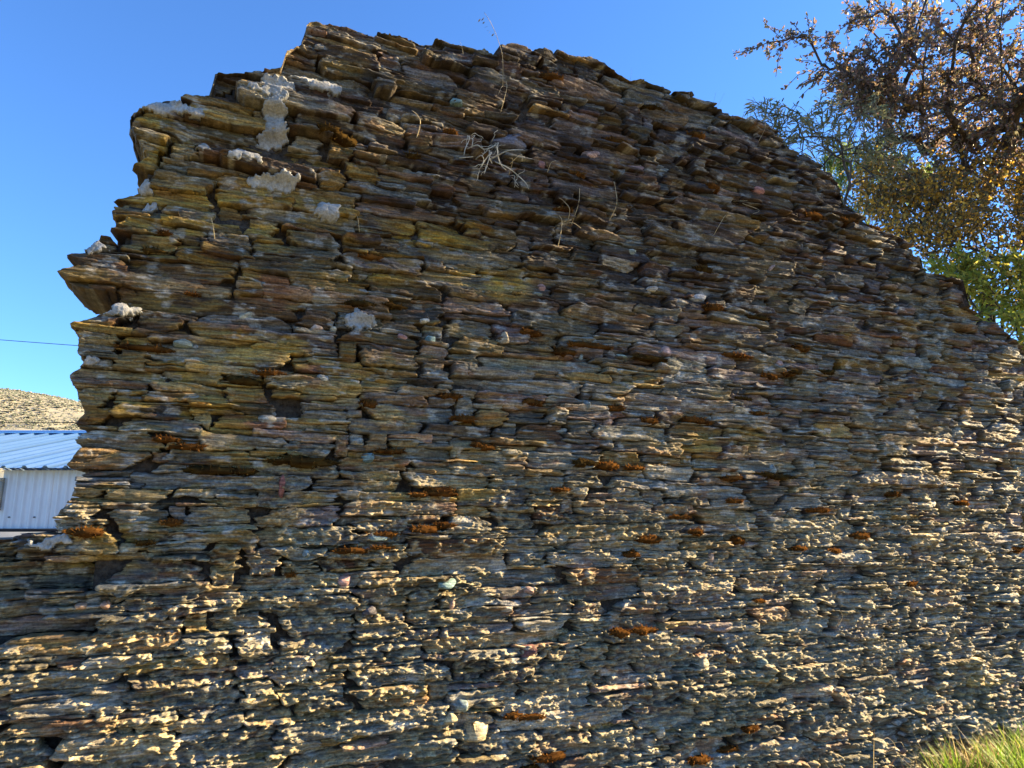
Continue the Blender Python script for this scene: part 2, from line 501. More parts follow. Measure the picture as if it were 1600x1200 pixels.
def build_wall():
    root = empty('stone_wall', P0, THETA)
    tag(root, 'tall ruined schist wall of thin brown and grey slabs with a broken outline', 'wall')
    uc, res, raw = pack()
    SU, SV, SS, ST, SL, SH, SD, SID, SKIND = [], [], [], [], [], [], [], [], []
    faces = []; info = []
    nv = 0
    for (a, b, bot, top, chip) in raw:
        u0 = uc[a] - res / 2; u1 = uc[b - 1] + res / 2
        um = 0.5 * (u0 + u1); vm = 0.5 * (bot.mean() + top.mean())
        Lr = u1 - u0; hr = (top - bot).mean()
        # how much of it lies inside the outline
        gx = np.linspace(u0, u1, 9); gy = np.linspace(bot.mean(), top.mean(), 5)
        GX, GY = np.meshgrid(gx, gy)
        ins = inside(GX, GY)
        fr = ins.mean()
        if fr < 0.3: continue
        if fr > 0.999 and Lr < 0.16 and random.random() < 0.014: continue        # a stone fallen out
        pm = px_of(np.array([um]), np.array([vm])); pxm, pym = float(pm[0][0]), float(pm[1][0])
        zdep = Z0 + um * math.sin(THETA)
        off = pxm > 1640 or pxm < -60 or pym > 1260
        du = 0.0072 * zdep / 3.5; dv = 0.0040 * zdep / 3.5
        if off: du *= 3.0; dv *= 2.6
        sid = len(info)
        xs = uc[a:b]
        bs = smooth1(bot) + 0.0008; ts = smooth1(top) - 0.0008
        ts = np.maximum(ts, bs + 0.008)
        ns = max(int(Lr / du), 5); nt_ = max(int(hr / dv), 4)
        s = np.linspace(0, 1, ns + 1); t = np.linspace(0, 1, nt_ + 1)
        S, T = np.meshgrid(s, t, indexing='ij')
        # ragged, rounded or wedge-shaped ends
        tt = 2 * t - 1
        def end(h):
            k = random.random()
            rr = random.uniform(0.05, 0.35) * h
            prof = rr * np.abs(tt) ** random.choice((2, 3, 4))
            prof = prof + random.uniform(-0.25, 0.25) * h * (tt if k < 0.75 else tt * 0)
            if k > 0.66: prof = prof + random.uniform(0.5, 1.2) * h * (0.5 + 0.5 * tt * random.choice((-1, 1)))
            jq = sid * 7 + random.randint(0, 99)
            jag = (np.floor(vn(t * hr / 0.012, t * 0 + 3.3, jq) * 4) / 3) * min(0.035, 0.4 * h) + (vn(t * hr / 0.006, t * 0 + 1.3, jq) - 0.5) * 0.008
            return prof + jag + random.uniform(0.001, 0.005)
        vmid = np.interp(um, xs, bs) * (1 - t) + np.interp(um, xs, ts) * t
        e0 = u0 - 0.017 + np.clip(end(hr), 0.0, Lr * 0.32)
        e1 = u1 + 0.017 - np.clip(end(hr), 0.0, Lr * 0.32)
        edge = fr < 0.999
        # stones at the broken edge follow the outline
        lim = uL(vmid)
        if (lim > e0 - 0.03).any() and vm > V_STEP:
            e0 = np.maximum(e0, lim); e1 = np.maximum(e1, e0 + 0.012); edge = True
        elif vm > V_STEP and (lim > e0 - 0.12).any(): edge = True
        Ug = e0[None] + S * (e1 - e0)[None]
        B = np.interp(Ug, xs, bs); Tp = np.interp(Ug, xs, ts)
        ct = vT(Ug)
        if vm < V_STEP + 0.03 and um < luS[0]: ct = np.maximum(ct, V_STEP)
        if (Tp > ct - 0.10).any(): edge = True
        jt = (fbm(Ug * 38, Ug * 0 + 1.7, sid, 2) - 0.5) * min(0.011, hr * 0.3); jb = (fbm(Ug * 38, Ug * 0 + 8.7, sid, 2) - 0.5) * min(0.011, hr * 0.3)
        Tp = Tp + jt; B = B + jb
        Tp = np.minimum(Tp, ct); B = np.minimum(B, Tp - 0.003)
        if (Tp - B).max() < 0.009: continue
        Vg = B + T * (Tp - B)
        # perimeter ring
        idx = np.arange((ns + 1) * (nt_ + 1)).reshape(ns + 1, nt_ + 1)
        q = np.stack([idx[:-1, :-1], idx[1:, :-1], idx[1:, 1:], idx[:-1, 1:]], -1).reshape(-1, 4)
        ringi = np.concatenate([idx[:, 0], idx[-1, 1:], idx[-2::-1, -1], idx[0, -2:0:-1]])
        m = len(ringi)
        ru = Ug.ravel()[ringi]; rv = Vg.ravel()[ringi]
        cu, cv = ru.mean(), rv.mean()
        deps = (-0.05, -0.11, -0.19, -0.30, -0.42) if edge else (-0.075,)
        uu = [Ug.ravel()]; vv = [Vg.ravel()]; dd = [np.full(Ug.size, np.nan)]
        allq = [q]; prev = ringi; base = Ug.size
        for ri, dp in enumerate(deps):
            sc = 1.0 if ri == 0 else 1.0 - 0.015 * ri
            jit = (vn(ringi * 0.35 + ri * 5.1, rv * 160, sid) - 0.5) * (0.006 if not edge else 0.022)
            uu.append(cu + (ru - cu) * sc + jit); vv.append(cv + (rv - cv) * sc + jit * 0.25)
            dd.append(np.full(m, dp))
            cur = base + np.arange(m)
            allq.append(np.stack([prev, cur, np.roll(cur, -1), np.roll(prev, -1)], -1))
            prev = cur; base += m
        nn = base
        S_all = np.concatenate([S.ravel()] + [S.ravel()[ringi]] * len(deps))
        T_all = np.concatenate([T.ravel()] + [T.ravel()[ringi]] * len(deps))
        SU.append(np.concatenate(uu)); SV.append(np.concatenate(vv)); SD.append(np.concatenate(dd))
        SS.append(S_all); ST.append(T_all)
        SID.append(np.full(nn, sid)); 
        SL.append(np.full(nn, e1.mean() - e0.mean())); SH.append(np.full(nn, (Tp - B).mean()))
        FQ = np.concatenate(allq)
        faces.append(FQ)
        area = (e1.mean() - e0.mean()) * (Tp - B).mean()
        # the stones that show largest in the photo become parts of their own
        vis = 0 if off else area * (FPX / zdep) ** 2
        info.append(dict(nv=nn, start=nv, px=pxm, py=pym, vis=vis, L=e1.mean() - e0.mean(), h=(Tp - B).mean(), u=um, v=vm, top=float(Tp.max()), edge=edge, chip=chip, back=prev))
        nv += nn
    U = np.concatenate(SU); V = np.concatenate(SV); D0 = np.concatenate(SD); S = np.concatenate(SS); T = np.concatenate(ST)
    I = np.concatenate(SID); L = np.concatenate(SL); H = np.concatenate(SH)
    n = len(info)
    # per stone parameters
    pro = RNG.normal(0, 0.0105, n); k = RNG.random(n)
    pro = np.where(k > 0.93, pro + RNG.uniform(0.01, 0.03, n), pro); pro = np.where(k < 0.06, pro - RNG.uniform(0.004, 0.014, n), pro)
    spx = np.array([i['px'] for i in info]); spy = np.array([i['py'] for i in info])
    sLen = np.array([i['L'] for i in info]); sH = np.array([i['h'] for i in info])
    pro = pro * (1 + 0.6 * (1 - sstep(330, 560, spy)))
    pro = np.where(sLen < 0.09, pro + 0.004, pro)
    sup = np.array([i['u'] for i in info]); svp = np.array([i['v'] for i in info])
    pro += (fbm(sup * 1.1, svp * 1.4, 71, 3) - 0.5) * 0.07            # the face bellies in and out
    rec = (spx < 78 + 25 * (vn(spy / 30, spy * 0, 5) - 0.5)) & (spy > 838) & (spy < 985)
    pro = np.where(rec, pro - 0.11, pro)
    tiU = RNG.normal(0, 0.010, n) * np.clip(sLen / 0.2, 0.5, 1.6); tiV = RNG.normal(0.0015, 0.006, n)
    dip = RNG.normal(0.0, 0.035, n)
    rough = RNG.uniform(0.55, 1.3, n)
    low, mid, top, left = zone(U * 0 + spx[I], U * 0 + spy[I])
    x, y = px_of(U, V)
    lowv = sstep(560, 900, y)
    # relief: laminae, broken ledges, lichen crumbs
    vw = V - dip[I] * (U - sup[I]) + (vn(U * 9, V * 9, I * 3 + 1) - 0.5) * 0.007
    lam = vn(U * 7 + I * 1.7, vw * 105, I) - 0.5
    lam = np.tanh(lam * 4.0) * 0.5
    lam2 = vn(U * 18, vw * 230, I + 999) - 0.5
    led = np.floor(vn(U * 10, vw * 34, I + 555) * 4.0) / 3.0 - 0.5
    d = pro[I] + tiU[I] * (S - 0.5) * 2 + tiV[I] * (T - 0.5) * 2
    d += rough[I] * (0.0105 * lam + 0.005 * lam2 + 0.017 * led)
    d += (fbm(U * 15, V * 48, 404, 3) - 0.5) * 0.015
    # slivers: thin broken leaves of rock with abrupt ends
    rowf = vw * 60 + 1.3 * vn(U * 7, V * 0, I + 31) + I * 0.37
    row = np.floor(rowf)
    hr0 = hash2(row, I, 5)
    colf = U * (2.5 + 5.5 * hr0) + hr0 * 17 + (vn(rowf * 2.5, U * 0, I + 8) - 0.5) * 0.25
    colm = np.floor(colf)
    hc = hash2(row * 7 + 3, colm, I * 1 + 9)
    d += (hc - 0.5) * 0.018 * rough[I]
    fr1 = rowf - row
    crack = np.exp(-np.minimum(fr1, 1 - fr1) / 0.09) * (hash2(row, colm, I + 77) > 0.45)
    d -= crack * 0.007
    cm = sstep(0.42, 0.62, fbm(U * 3.2, V * 6.5, 88, 3) + 0.19 * lowv - 0.10 * (1 - lowv) + 0.06 * (vn(U * 15, V * 45, I) - 0.5))
    cr = fbm(U * 36, V * 62, 91, 3)
    cr2 = 0.6 * vn(U * 95, V * 130, 93) + 0.4 * vn(U * 150, V * 210, 94)
    crumb = cm * sstep(0.40, 0.66, cr)
    d += crumb * (0.004 + 0.024 * cr2) * (0.12 + 1.05 * lowv)
    e = np.minimum(np.minimum(T, 1 - T) * H, np.minimum(S, 1 - S) * L)
    d -= 0.007 * np.exp(-(e / 0.003))
    D = np.where(np.isnan(D0), d, np.minimum(D0 + np.minimum(pro[I], 0) * 0.8 + (vn(U * 40, V * 90, I) - 0.5) * 0.008, d - 0.004))
    # ---- colour of the rock and of what grows on it, with some sunlit gold painted in
    Wt = (low[:, None] * 0 if False else 0)
    zl, zm, zt, zf = zone(spx, spy)
    wts = zl[:, None] * W_LOW + zm[:, None] * (zf[:, None] * W_MIDL + (1 - zf)[:, None] * W_MIDR) + zt[:, None] * (zf[:, None] * W_TOPL + (1 - zf)[:, None] * W_TOPR)
    wts = wts / wts.sum(1, keepdims=True)
    pick = (wts.cumsum(1) < RNG.random(n)[:, None]).sum(1).clip(0, 8)
    pick2 = (wts.cumsum(1) < RNG.random(n)[:, None]).sum(1).clip(0, 8)
    mixf = RNG.uniform(0.0, 0.45, (n, 1))
    base = (PAL[pick] * (1 - mixf) + PAL[pick2] * mixf) * RNG.uniform(0.48, 1.42, (n, 1)) * np.array((0.72, 0.69, 0.63))
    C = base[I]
    C = C * (0.62 + 0.5 * vn(U * 6, vw * 90, I + 77) + 0.45 * hc)[:, None] * (1 - 0.45 * crack)[:, None]
    def stain(c, mask, amt):
        nonlocal C
        f = np.clip(mask * amt, 0, 1)[:, None]
        C = C * (1 - f) + np.asarray(c) * f
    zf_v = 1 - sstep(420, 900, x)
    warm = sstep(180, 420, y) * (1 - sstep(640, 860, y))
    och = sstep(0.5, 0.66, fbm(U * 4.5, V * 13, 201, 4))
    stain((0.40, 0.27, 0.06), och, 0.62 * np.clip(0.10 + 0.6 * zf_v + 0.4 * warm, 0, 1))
    yel = np.zeros(len(U))  # yellow lichen, with sunlit gold of the face put into the colour
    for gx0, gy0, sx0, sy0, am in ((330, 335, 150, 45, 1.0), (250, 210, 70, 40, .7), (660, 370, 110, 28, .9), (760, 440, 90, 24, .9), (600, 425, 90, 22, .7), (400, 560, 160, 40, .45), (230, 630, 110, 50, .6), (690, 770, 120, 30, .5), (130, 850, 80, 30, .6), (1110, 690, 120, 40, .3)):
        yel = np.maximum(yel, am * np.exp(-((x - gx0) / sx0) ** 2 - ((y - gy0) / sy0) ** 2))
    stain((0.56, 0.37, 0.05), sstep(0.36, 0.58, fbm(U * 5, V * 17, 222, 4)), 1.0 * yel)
    rus = sstep(0.60, 0.72, fbm(U * 6, V * 22, 230, 4))
    stain((0.20, 0.075, 0.03), rus, 0.45)
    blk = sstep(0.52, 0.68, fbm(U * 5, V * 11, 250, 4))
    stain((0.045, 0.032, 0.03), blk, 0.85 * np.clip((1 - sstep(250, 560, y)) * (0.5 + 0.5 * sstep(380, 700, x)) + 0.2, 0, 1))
    whi = sstep(0.62, 0.72, fbm(U * 14, V * 26, 270, 4))
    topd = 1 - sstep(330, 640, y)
    jn = np.exp(-(e / 0.006)) * sstep(0.35, 0.6, fbm(U * 7, V * 9, 310, 3))
    stain((0.055, 0.028, 0.016), jn, 0.85 * (0.35 + 0.65 * topd))
    stain((0.50, 0.49, 0.45), whi, 0.6)
    stain((0.46, 0.38, 0.22), crumb, 0.6 * (0.2 + 0.8 * lowv))
    stain((0.30, 0.28, 0.14), sstep(0.6, 0.72, fbm(U * 3, V * 5, 290, 3)), 0.15)
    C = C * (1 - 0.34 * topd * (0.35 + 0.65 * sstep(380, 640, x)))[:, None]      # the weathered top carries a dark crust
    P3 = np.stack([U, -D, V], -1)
    # ---- height map of the face, for what sits on it
    hres = 0.008
    hu = int((U_B - U_A) / hres) + 2; hv = int(4.6 / hres)
    HM = np.full((hu, hv), -0.06)
    fr_ = np.isnan(D0)
    np.maximum.at(HM, (((U[fr_] - U_A) / hres).astype(int).clip(0, hu - 1), ((V[fr_] + 0.3) / hres).astype(int).clip(0, hv - 1)), D[fr_])
    def hmap(u, v, r=1):
        iu = ((np.asarray(u) - U_A) / hres).astype(int).clip(r, hu - 1 - r); iv = ((np.asarray(v) + 0.3) / hres).astype(int).clip(r, hv - 1 - r)
        m = HM[iu, iv]
        for a in range(-r, r + 1):
            for b in range(-r, r + 1): m = np.maximum(m, HM[iu + a, iv + b])
        return m
    # ---- objects
    order = np.argsort([-i['vis'] for i in info])
    single = set(order[:300].tolist())
    rv, rq, rc, rn = [], [], [], 0
    for sid, inf in enumerate(info):
        a, b = inf['start'], inf['start'] + inf['nv']
        back = np.asarray(inf['back'])
        if sid in single:
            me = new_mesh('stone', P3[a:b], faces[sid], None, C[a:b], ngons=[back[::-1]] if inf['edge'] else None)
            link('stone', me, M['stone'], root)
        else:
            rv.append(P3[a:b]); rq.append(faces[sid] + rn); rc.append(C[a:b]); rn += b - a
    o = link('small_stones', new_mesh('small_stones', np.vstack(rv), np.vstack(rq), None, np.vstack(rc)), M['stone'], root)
    tag(o, kind='stuff')
    tot = sum(len(f) for f in faces)
    pass
    # ---- the earth and mortar between the stones
    cr_ = 0.032
    gu = np.arange(U_A + 0.02, U_B - 0.02, cr_); gv = np.arange(-0.2, 4.3, cr_)
    GU, GV = np.meshgrid(gu, gv, indexing='ij')
    ok = inside(GU, GV, 0.045) & inside(GU - 0.05, GV) & inside(GU + 0.04, GV) & inside(GU - 0.03, GV + 0.03)
    dep = -0.055 + (fbm(GU * 9, GV * 14, 60, 3) - 0.5) * 0.05 + (fbm(GU * 22, GV * 30, 63, 2) - 0.5) * 0.04 + (fbm(GU * 1.1, GV * 1.4, 71, 3) - 0.5) * 0.07
    gx_, gy_ = px_of(GU, GV)
    dep = np.minimum(dep, -0.03)
    dep = dep - 0.15 * ((gx_ < 135) & (gy_ > 825) & (gy_ < 1000)) - 0.05 * (gx_ < 135)
    cell = ok[:-1, :-1] & ok[1:, :-1] & ok[1:, 1:] & ok[:-1, 1:]
    idf = np.arange(GU.size).reshape(GU.shape)
    nF = GU.size
    vf = np.stack([GU, -dep, GV], -1).reshape(-1, 3); vb = np.stack([GU, np.full(GU.shape, 0.55) + (fbm(GU * 4, GV * 6, 61, 2) - .5) * 0.06, GV], -1).reshape(-1, 3)
    ci, cj = np.nonzero(cell)
    q = [np.stack([idf[ci, cj], idf[ci + 1, cj], idf[ci + 1, cj + 1], idf[ci, cj + 1]], -1)]
    q.append(q[0][:, ::-1] + nF)
    cp = np.pad(cell, 1)
    for (di, dj, e0_, e1_) in ((-1, 0, (0, 1), (0, 0)), (1, 0, (1, 0), (1, 1)), (0, -1, (0, 0), (1, 0)), (0, 1, (1, 1), (0, 1))):
        m_ = cell & ~cp[1 + di:cp.shape[0] - 1 + di, 1 + dj:cp.shape[1] - 1 + dj]
        ii, jj = np.nonzero(m_)
        A = idf[ii + e0_[0], jj + e0_[1]]; Bq = idf[ii + e1_[0], jj + e1_[1]]
        q.append(np.stack([Bq, A, A + nF, Bq + nF], -1))
    q = np.vstack(q)
    used, inv = np.unique(q, return_inverse=True)
    link('earth_core', new_mesh('earth_core', np.vstack([vf, vb])[used], inv.reshape(q.shape)), M['earth'], root)
    return root, info, hmap, P3, C

WALL, SINFO, HMAP, _p3, _c = build_wall()

# ------------------------------------------------------------------ parts of the wall: pebbles, mortar, moss
def local(u, v, d):
    return np.stack([np.asarray(u, float), -np.asarray(d, float), np.asarray(v, float)], -1)

def lump(nu, nv_, ru, rv, rd, seed, amp, freq):
    """a rough lump: sphere grid pushed in and out"""
    a = np.linspace(0, math.pi, nv_ + 1); b = np.arange(nu) * 2 * math.pi / nu
    A, B = np.meshgrid(a, b, indexing='ij')
    p = np.stack([np.sin(A) * np.cos(B), np.sin(A) * np.sin(B), np.cos(A)], -1)
    k = 1 + amp * (fbm(p[..., 0] * freq + 7, p[..., 1] * freq + p[..., 2] * freq * 1.7, seed, 3) - 0.5) * 2
    v = (p * k[..., None] * np.array([ru, rd, rv])).reshape(-1, 3)
    i = np.arange(nv_)[:, None] * nu; j = np.arange(nu)[None]; j2 = (j + 1) % nu
    q = np.stack([i + j, i + nu + j, i + nu + j2, i + j2], -1).reshape(-1, 4)
    return v, q

PEBBLES = [  # photo pixel, half width, half height in px, colour
    (755, 217, 17, 9, (0.50, 0.38, 0.30)), (795, 218, 34, 15, (0.15, 0.15, 0.19)), (712, 163, 11, 6, (0.17, 0.26, 0.26)),
    (845, 258, 9, 7, (0.42, 0.22, 0.19)), (926, 243, 17, 10, (0.40, 0.27, 0.23)), (998, 260, 18, 9, (0.36, 0.22, 0.2)),
    (1184, 298, 14, 8, (0.45, 0.22, 0.19)), (985, 395, 9, 6, (0.28, 0.33, 0.3)), (286, 538, 14, 9, (0.22, 0.27, 0.25)),
    (307, 541, 8, 5, (0.3, 0.3, 0.28)), (388, 495, 16, 12, (0.38, 0.36, 0.27)), (520, 515, 8, 6, (0.5, 0.48, 0.38)),
    (496, 513, 13, 6, (0.46, 0.36, 0.3)), (628, 527, 10, 7, (0.45, 0.25, 0.22)), (672, 531, 9, 6, (0.25, 0.38, 0.38)),
    (664, 501, 9, 5, (0.55, 0.55, 0.5)), (788, 528, 11, 10, (0.42, 0.36, 0.26)), (1036, 551, 12, 9, (0.42, 0.28, 0.25)),
    (972, 557, 11, 6, (0.27, 0.34, 0.31)), (911, 556, 5, 7, (0.3, 0.36, 0.36)), (850, 447, 8, 8, (0.42, 0.24, 0.2)),
    (843, 459, 9, 5, (0.28, 0.33, 0.31)), (1015, 454, 9, 4, (0.5, 0.5, 0.5)), (1090, 465, 21, 8, (0.42, 0.42, 0.42)),
    (1278, 432, 11, 6, (0.42, 0.33, 0.22)), (1218, 567, 10, 7, (0.45, 0.3, 0.27)), (1203, 418, 7, 8, (0.4, 0.3, 0.28)),
    (418, 657, 16, 9, (0.33, 0.31, 0.26)), (502, 593, 11, 6, (0.42, 0.42, 0.38)), (914, 634, 8, 8, (0.2, 0.24, 0.25)),
    (880, 672, 12, 5, (0.35, 0.38, 0.36)), (577, 715, 11, 9, (0.18, 0.27, 0.28)), (948, 660, 7, 7, (0.42, 0.28, 0.22)),
    (589, 838, 16, 7, (0.22, 0.3, 0.3)), (696, 910, 14, 9, (0.2, 0.3, 0.3)), (538, 910, 14, 15, (0.42, 0.26, 0.23)),
    (574, 956, 13, 9, (0.12, 0.11, 0.12)), (826, 1018, 14, 13, (0.2, 0.09, 0.08)), (707, 943, 6, 10, (0.4, 0.27, 0.22)),
    (1190, 1035, 12, 9, (0.25, 0.29, 0.24)), (826, 923, 8, 6, (0.42, 0.28, 0.24)), (1036, 1145, 8, 10, (0.45, 0.42, 0.33)),
    (745, 1145, 22, 16, (0.45, 0.38, 0.24)), (1110, 870, 8, 11, (0.42, 0.32, 0.27)), (1205, 733, 6, 9, (0.26, 0.31, 0.32)),
    (1292, 673, 9, 6, (0.45, 0.4, 0.33)), (1095, 1040, 9, 14, (0.33, 0.3, 0.22)), (720, 1100, 11, 9, (0.2, 0.27, 0.28)),
    (700, 1120, 11, 8, (0.45, 0.40, 0.25)), (165, 945, 8, 7, (0.42, 0.27, 0.2)), (128, 946, 9, 5, (0.45, 0.3, 0.2)),
    (440, 760, 5, 16, (0.25, 0.1, 0.08)), (478, 865, 7, 6, (0.3, 0.36, 0.36))]

def build_pebbles():
    for k, (x, y, a, b, c) in enumerate(PEBBLES):
        u, v = uv_of(np.array([float(x)]), np.array([float(y)])); u, v = float(u[0]), float(v[0])
        m = FPX / (Z0 + u * math.sin(THETA))
        ru, rv = a / m * 1.1, b / m * 1.1
        rd = min(ru, rv) * 1.5 + 0.012
        pr = np.random.default_rng(700 + k)
        cl = pr.normal(size=(22, 3)); cl /= np.linalg.norm(cl, axis=1, keepdims=True)
        cl = cl * pr.uniform(0.82, 1.12, (22, 1))
        cl = np.sign(cl) * np.abs(cl) ** 0.8 * np.array([ru, rd, rv])
        bm = bmesh.new()
        for c_ in cl: bm.verts.new(c_)
        bmesh.ops.convex_hull(bm, input=bm.verts)
        bmesh.ops.delete(bm, geom=[v_ for v_ in bm.verts if not v_.link_faces], context='VERTS')
        bmesh.ops.bevel(bm, geom=bm.edges[:], offset=min(ru, rv) * 0.12, segments=1, affect='EDGES')
        bmesh.ops.triangulate(bm, faces=bm.faces[:])
        bm.verts.index_update()
        sup = np.array([v_.co[:] for v_ in bm.verts]); tri = np.array([[v_.index for v_ in f.verts] for f in bm.faces]); bm.free()
        vv = sup
        d = float(HMAP(u, v, 1)) - rd * 0.72
        col = np.tile(np.array(c), (len(vv), 1)) * (0.8 + 0.4 * vn(vv[:, 0] * 90, vv[:, 2] * 140, k))[:, None]
        link('pebble', new_mesh('pebble', sup + local(u, v, d), None, tri, col), M['stone'], WALL)

PATCHES = [  # pale mortar left on the face: blobs (x, y, rx, ry) in photo pixels
    [(432, 138, 26, 16), (412, 156, 24, 9), (432, 160, 14, 16), (428, 185, 16, 22), (432, 207, 18, 20), (420, 222, 20, 9)],
    [(500, 138, 22, 12), (520, 142, 10, 13), (472, 126, 18, 6)],
    [(385, 248, 20, 12), (365, 254, 10, 6), (398, 256, 8, 9)],
    [(408, 284, 18, 9), (432, 291, 26, 9), (450, 284, 16, 9)],
    [(240, 170, 26, 10), (268, 168, 24, 9), (292, 176, 22, 9), (306, 184, 10, 8)],
    [(226, 288, 12, 12)], [(232, 318, 10, 8)], [(150, 382, 16, 9), (140, 390, 12, 7)],
    [(196, 484, 22, 9), (178, 490, 14, 6)], [(140, 566, 14, 8)],
    [(96, 842, 18, 6), (70, 850, 18, 6)], [(318, 232, 12, 8)],
    [(512, 330, 20, 14)], [(560, 500, 24, 14)]]

def build_patches():
    for k, blobs in enumerate(PATCHES):
        B = np.array(blobs, float)
        bu, bv = uv_of(B[:, 0], B[:, 1])
        m = FPX / (Z0 + bu.mean() * math.sin(THETA)) * 0.84
        ru, rv = B[:, 2] / m, B[:, 3] / m
        st = 0.005
        gu = np.arange((bu - ru).min() - 0.03, (bu + ru).max() + 0.03, st); gv = np.arange((bv - rv).min() - 0.03, (bv + rv).max() + 0.03, st)
        GU, GV = np.meshgrid(gu, gv, indexing='ij')
        wu = GU + (fbm(GU * 40, GV * 40, 5 + k, 4) - 0.5) * 0.055; wv = GV + (fbm(GU * 40 + 40, GV * 40, 9 + k, 4) - 0.5) * 0.055
        f = np.full(GU.shape, -9.0)
        for a, b, c, d_ in zip(bu, bv, ru, rv):
            f = np.maximum(f, 1 - np.hypot((wu - a) / c, (wv - b) / d_))
        f = np.where(inside(GU, GV), f, -1)
        hm = HMAP(GU, GV, 2)
        for _ in range(22):
            hp = np.pad(hm, 1, mode='edge')
            hm = (hp[:-2, 1:-1] + hp[2:, 1:-1] + hp[1:-1, :-2] + hp[1:-1, 2:] + 2 * hm) / 6
        g = sstep(-0.02, 0.22, f)
        cracks = np.abs(fbm(GU * 22, GV * 22, 77 + k, 3) - 0.5)
        D = hm - 0.019 + g * 0.023 + (fbm(GU * 70, GV * 70, 44 + k, 3) - 0.5) * 0.008 * g - 0.006 * (1 - sstep(0, 0.035, cracks)) * g
        ok = f > -0.02
        cell = ok[:-1, :-1] & ok[1:, :-1] & ok[1:, 1:] & ok[:-1, 1:]
        idf = np.arange(GU.size).reshape(GU.shape)
        i, j = np.nonzero(cell)
        if not len(i): continue
        q = np.stack([idf[i, j], idf[i + 1, j], idf[i + 1, j + 1], idf[i, j + 1]], -1)
        # a back sheet and rim make it a solid crust
        front = local(GU, GV, D).reshape(-1, 3); back = local(GU, GV, D - 0.035).reshape(-1, 3)
        nF = len(front); qs = [q, q[:, ::-1] + nF]
        cp = np.pad(cell, 1)
        for (di, dj, e0_, e1_) in ((-1, 0, (0, 1), (0, 0)), (1, 0, (1, 0), (1, 1)), (0, -1, (0, 0), (1, 0)), (0, 1, (1, 1), (0, 1))):
            m_ = cell & ~cp[1 + di:cp.shape[0] - 1 + di, 1 + dj:cp.shape[1] - 1 + dj]
            ii, jj = np.nonzero(m_)
            A = idf[ii + e0_[0], jj + e0_[1]]; Bq = idf[ii + e1_[0], jj + e1_[1]]
            qs.append(np.stack([Bq, A, A + nF, Bq + nF], -1))
        q = np.vstack(qs)
        used, inv = np.unique(q, return_inverse=True)
        V = np.vstack([front, back])[used]
        n_ = fbm(V[:, 0] * 18, V[:, 2] * 18, 12 + k, 3)[:, None]
        col = np.array((0.16, 0.165, 0.155)) * (1 - n_) + np.array((0.46, 0.45, 0.42)) * n_
        link('mortar_patch', new_mesh('mortar_patch', V, inv.reshape(q.shape), None, col), M['mortar'], WALL)

MOSS = [(470, 722, 55, 13), (330, 728, 45, 10), (380, 735, 30, 9), (690, 762, 34, 9), (655, 770, 20, 7), (872, 770, 22, 8), (905, 718, 24, 8),
        (945, 728, 26, 9), (985, 740, 22, 7), (600, 830, 26, 8), (660, 825, 24, 8), (1010, 850, 26, 9), (985, 852, 18, 7), (545, 862, 26, 6),
        (595, 862, 20, 6), (455, 902, 16, 6), (760, 700, 22, 8), (745, 704, 16, 6), (690, 826, 22, 7), (1150, 850, 22, 8), (1080, 648, 26, 7),
        (1095, 655, 20, 7), (1180, 640, 26, 7), (1160, 632, 18, 6), (1230, 580, 14, 5), (1240, 593, 18, 6), (1290, 582, 30, 6), (1195, 745, 24, 9),
        (1060, 800, 28, 8), (1215, 750, 20, 8), (1140, 748, 30, 8), (1145, 790, 22, 7), (820, 1190, 34, 9), (860, 1188, 40, 8), (800, 1120, 16, 9), (830, 1116, 20, 7),
        (960, 995, 20, 8), (1000, 992, 26, 7), (720, 650, 24, 7), (610, 705, 30, 9), (575, 640, 22, 10), (380, 585, 34, 9), (420, 590, 22, 7),
        (300, 690, 34, 9), (260, 695, 26, 9), (230, 545, 44, 6), (300, 462, 16, 6), (540, 215, 40, 12), (510, 218, 24, 9), (240, 380, 22, 7), (255, 370, 16, 6),
        (700, 605, 26, 7), (830, 630, 30, 8), (920, 545, 44, 12), (880, 540, 30, 10), (1010, 556, 30, 7), (830, 510, 30, 8), (620, 470, 22, 7),
        (560, 470, 24, 8), (580, 405, 22, 7), (1090, 430, 26, 9), (1110, 480, 30, 8), (1180, 500, 26, 8), (1200, 580, 26, 8), (1250, 545, 20, 8), (1150, 560, 34, 9),
        (1010, 660, 22, 7), (960, 640, 20, 7), (1240, 850, 20, 7), (1300, 870, 22, 7), (1140, 1170, 26, 9), (1090, 1185, 26, 8), (1170, 1140, 20, 7), (1180, 945, 16, 5),
        (1080, 840, 20, 7), (1390, 760, 20, 6), (1270, 800, 24, 7), (1500, 795, 22, 6), (1590, 850, 22, 7), (1420, 905, 18, 6), (1340, 840, 18, 6),
        (140, 825, 30, 9), (270, 815, 28, 8), (230, 830, 20, 6), (880, 340, 24, 7), (1110, 300, 26, 8), (1270, 330, 30, 8), (1320, 345, 28, 9), (1180, 335, 24, 7),
        (1370, 350, 22, 7), (700, 210, 20, 8), (640, 255, 22, 8), (900, 270, 24, 8), (960, 210, 24, 9), (1020, 170, 30, 9), (1090, 220, 26, 9), (860, 130, 28, 9)]

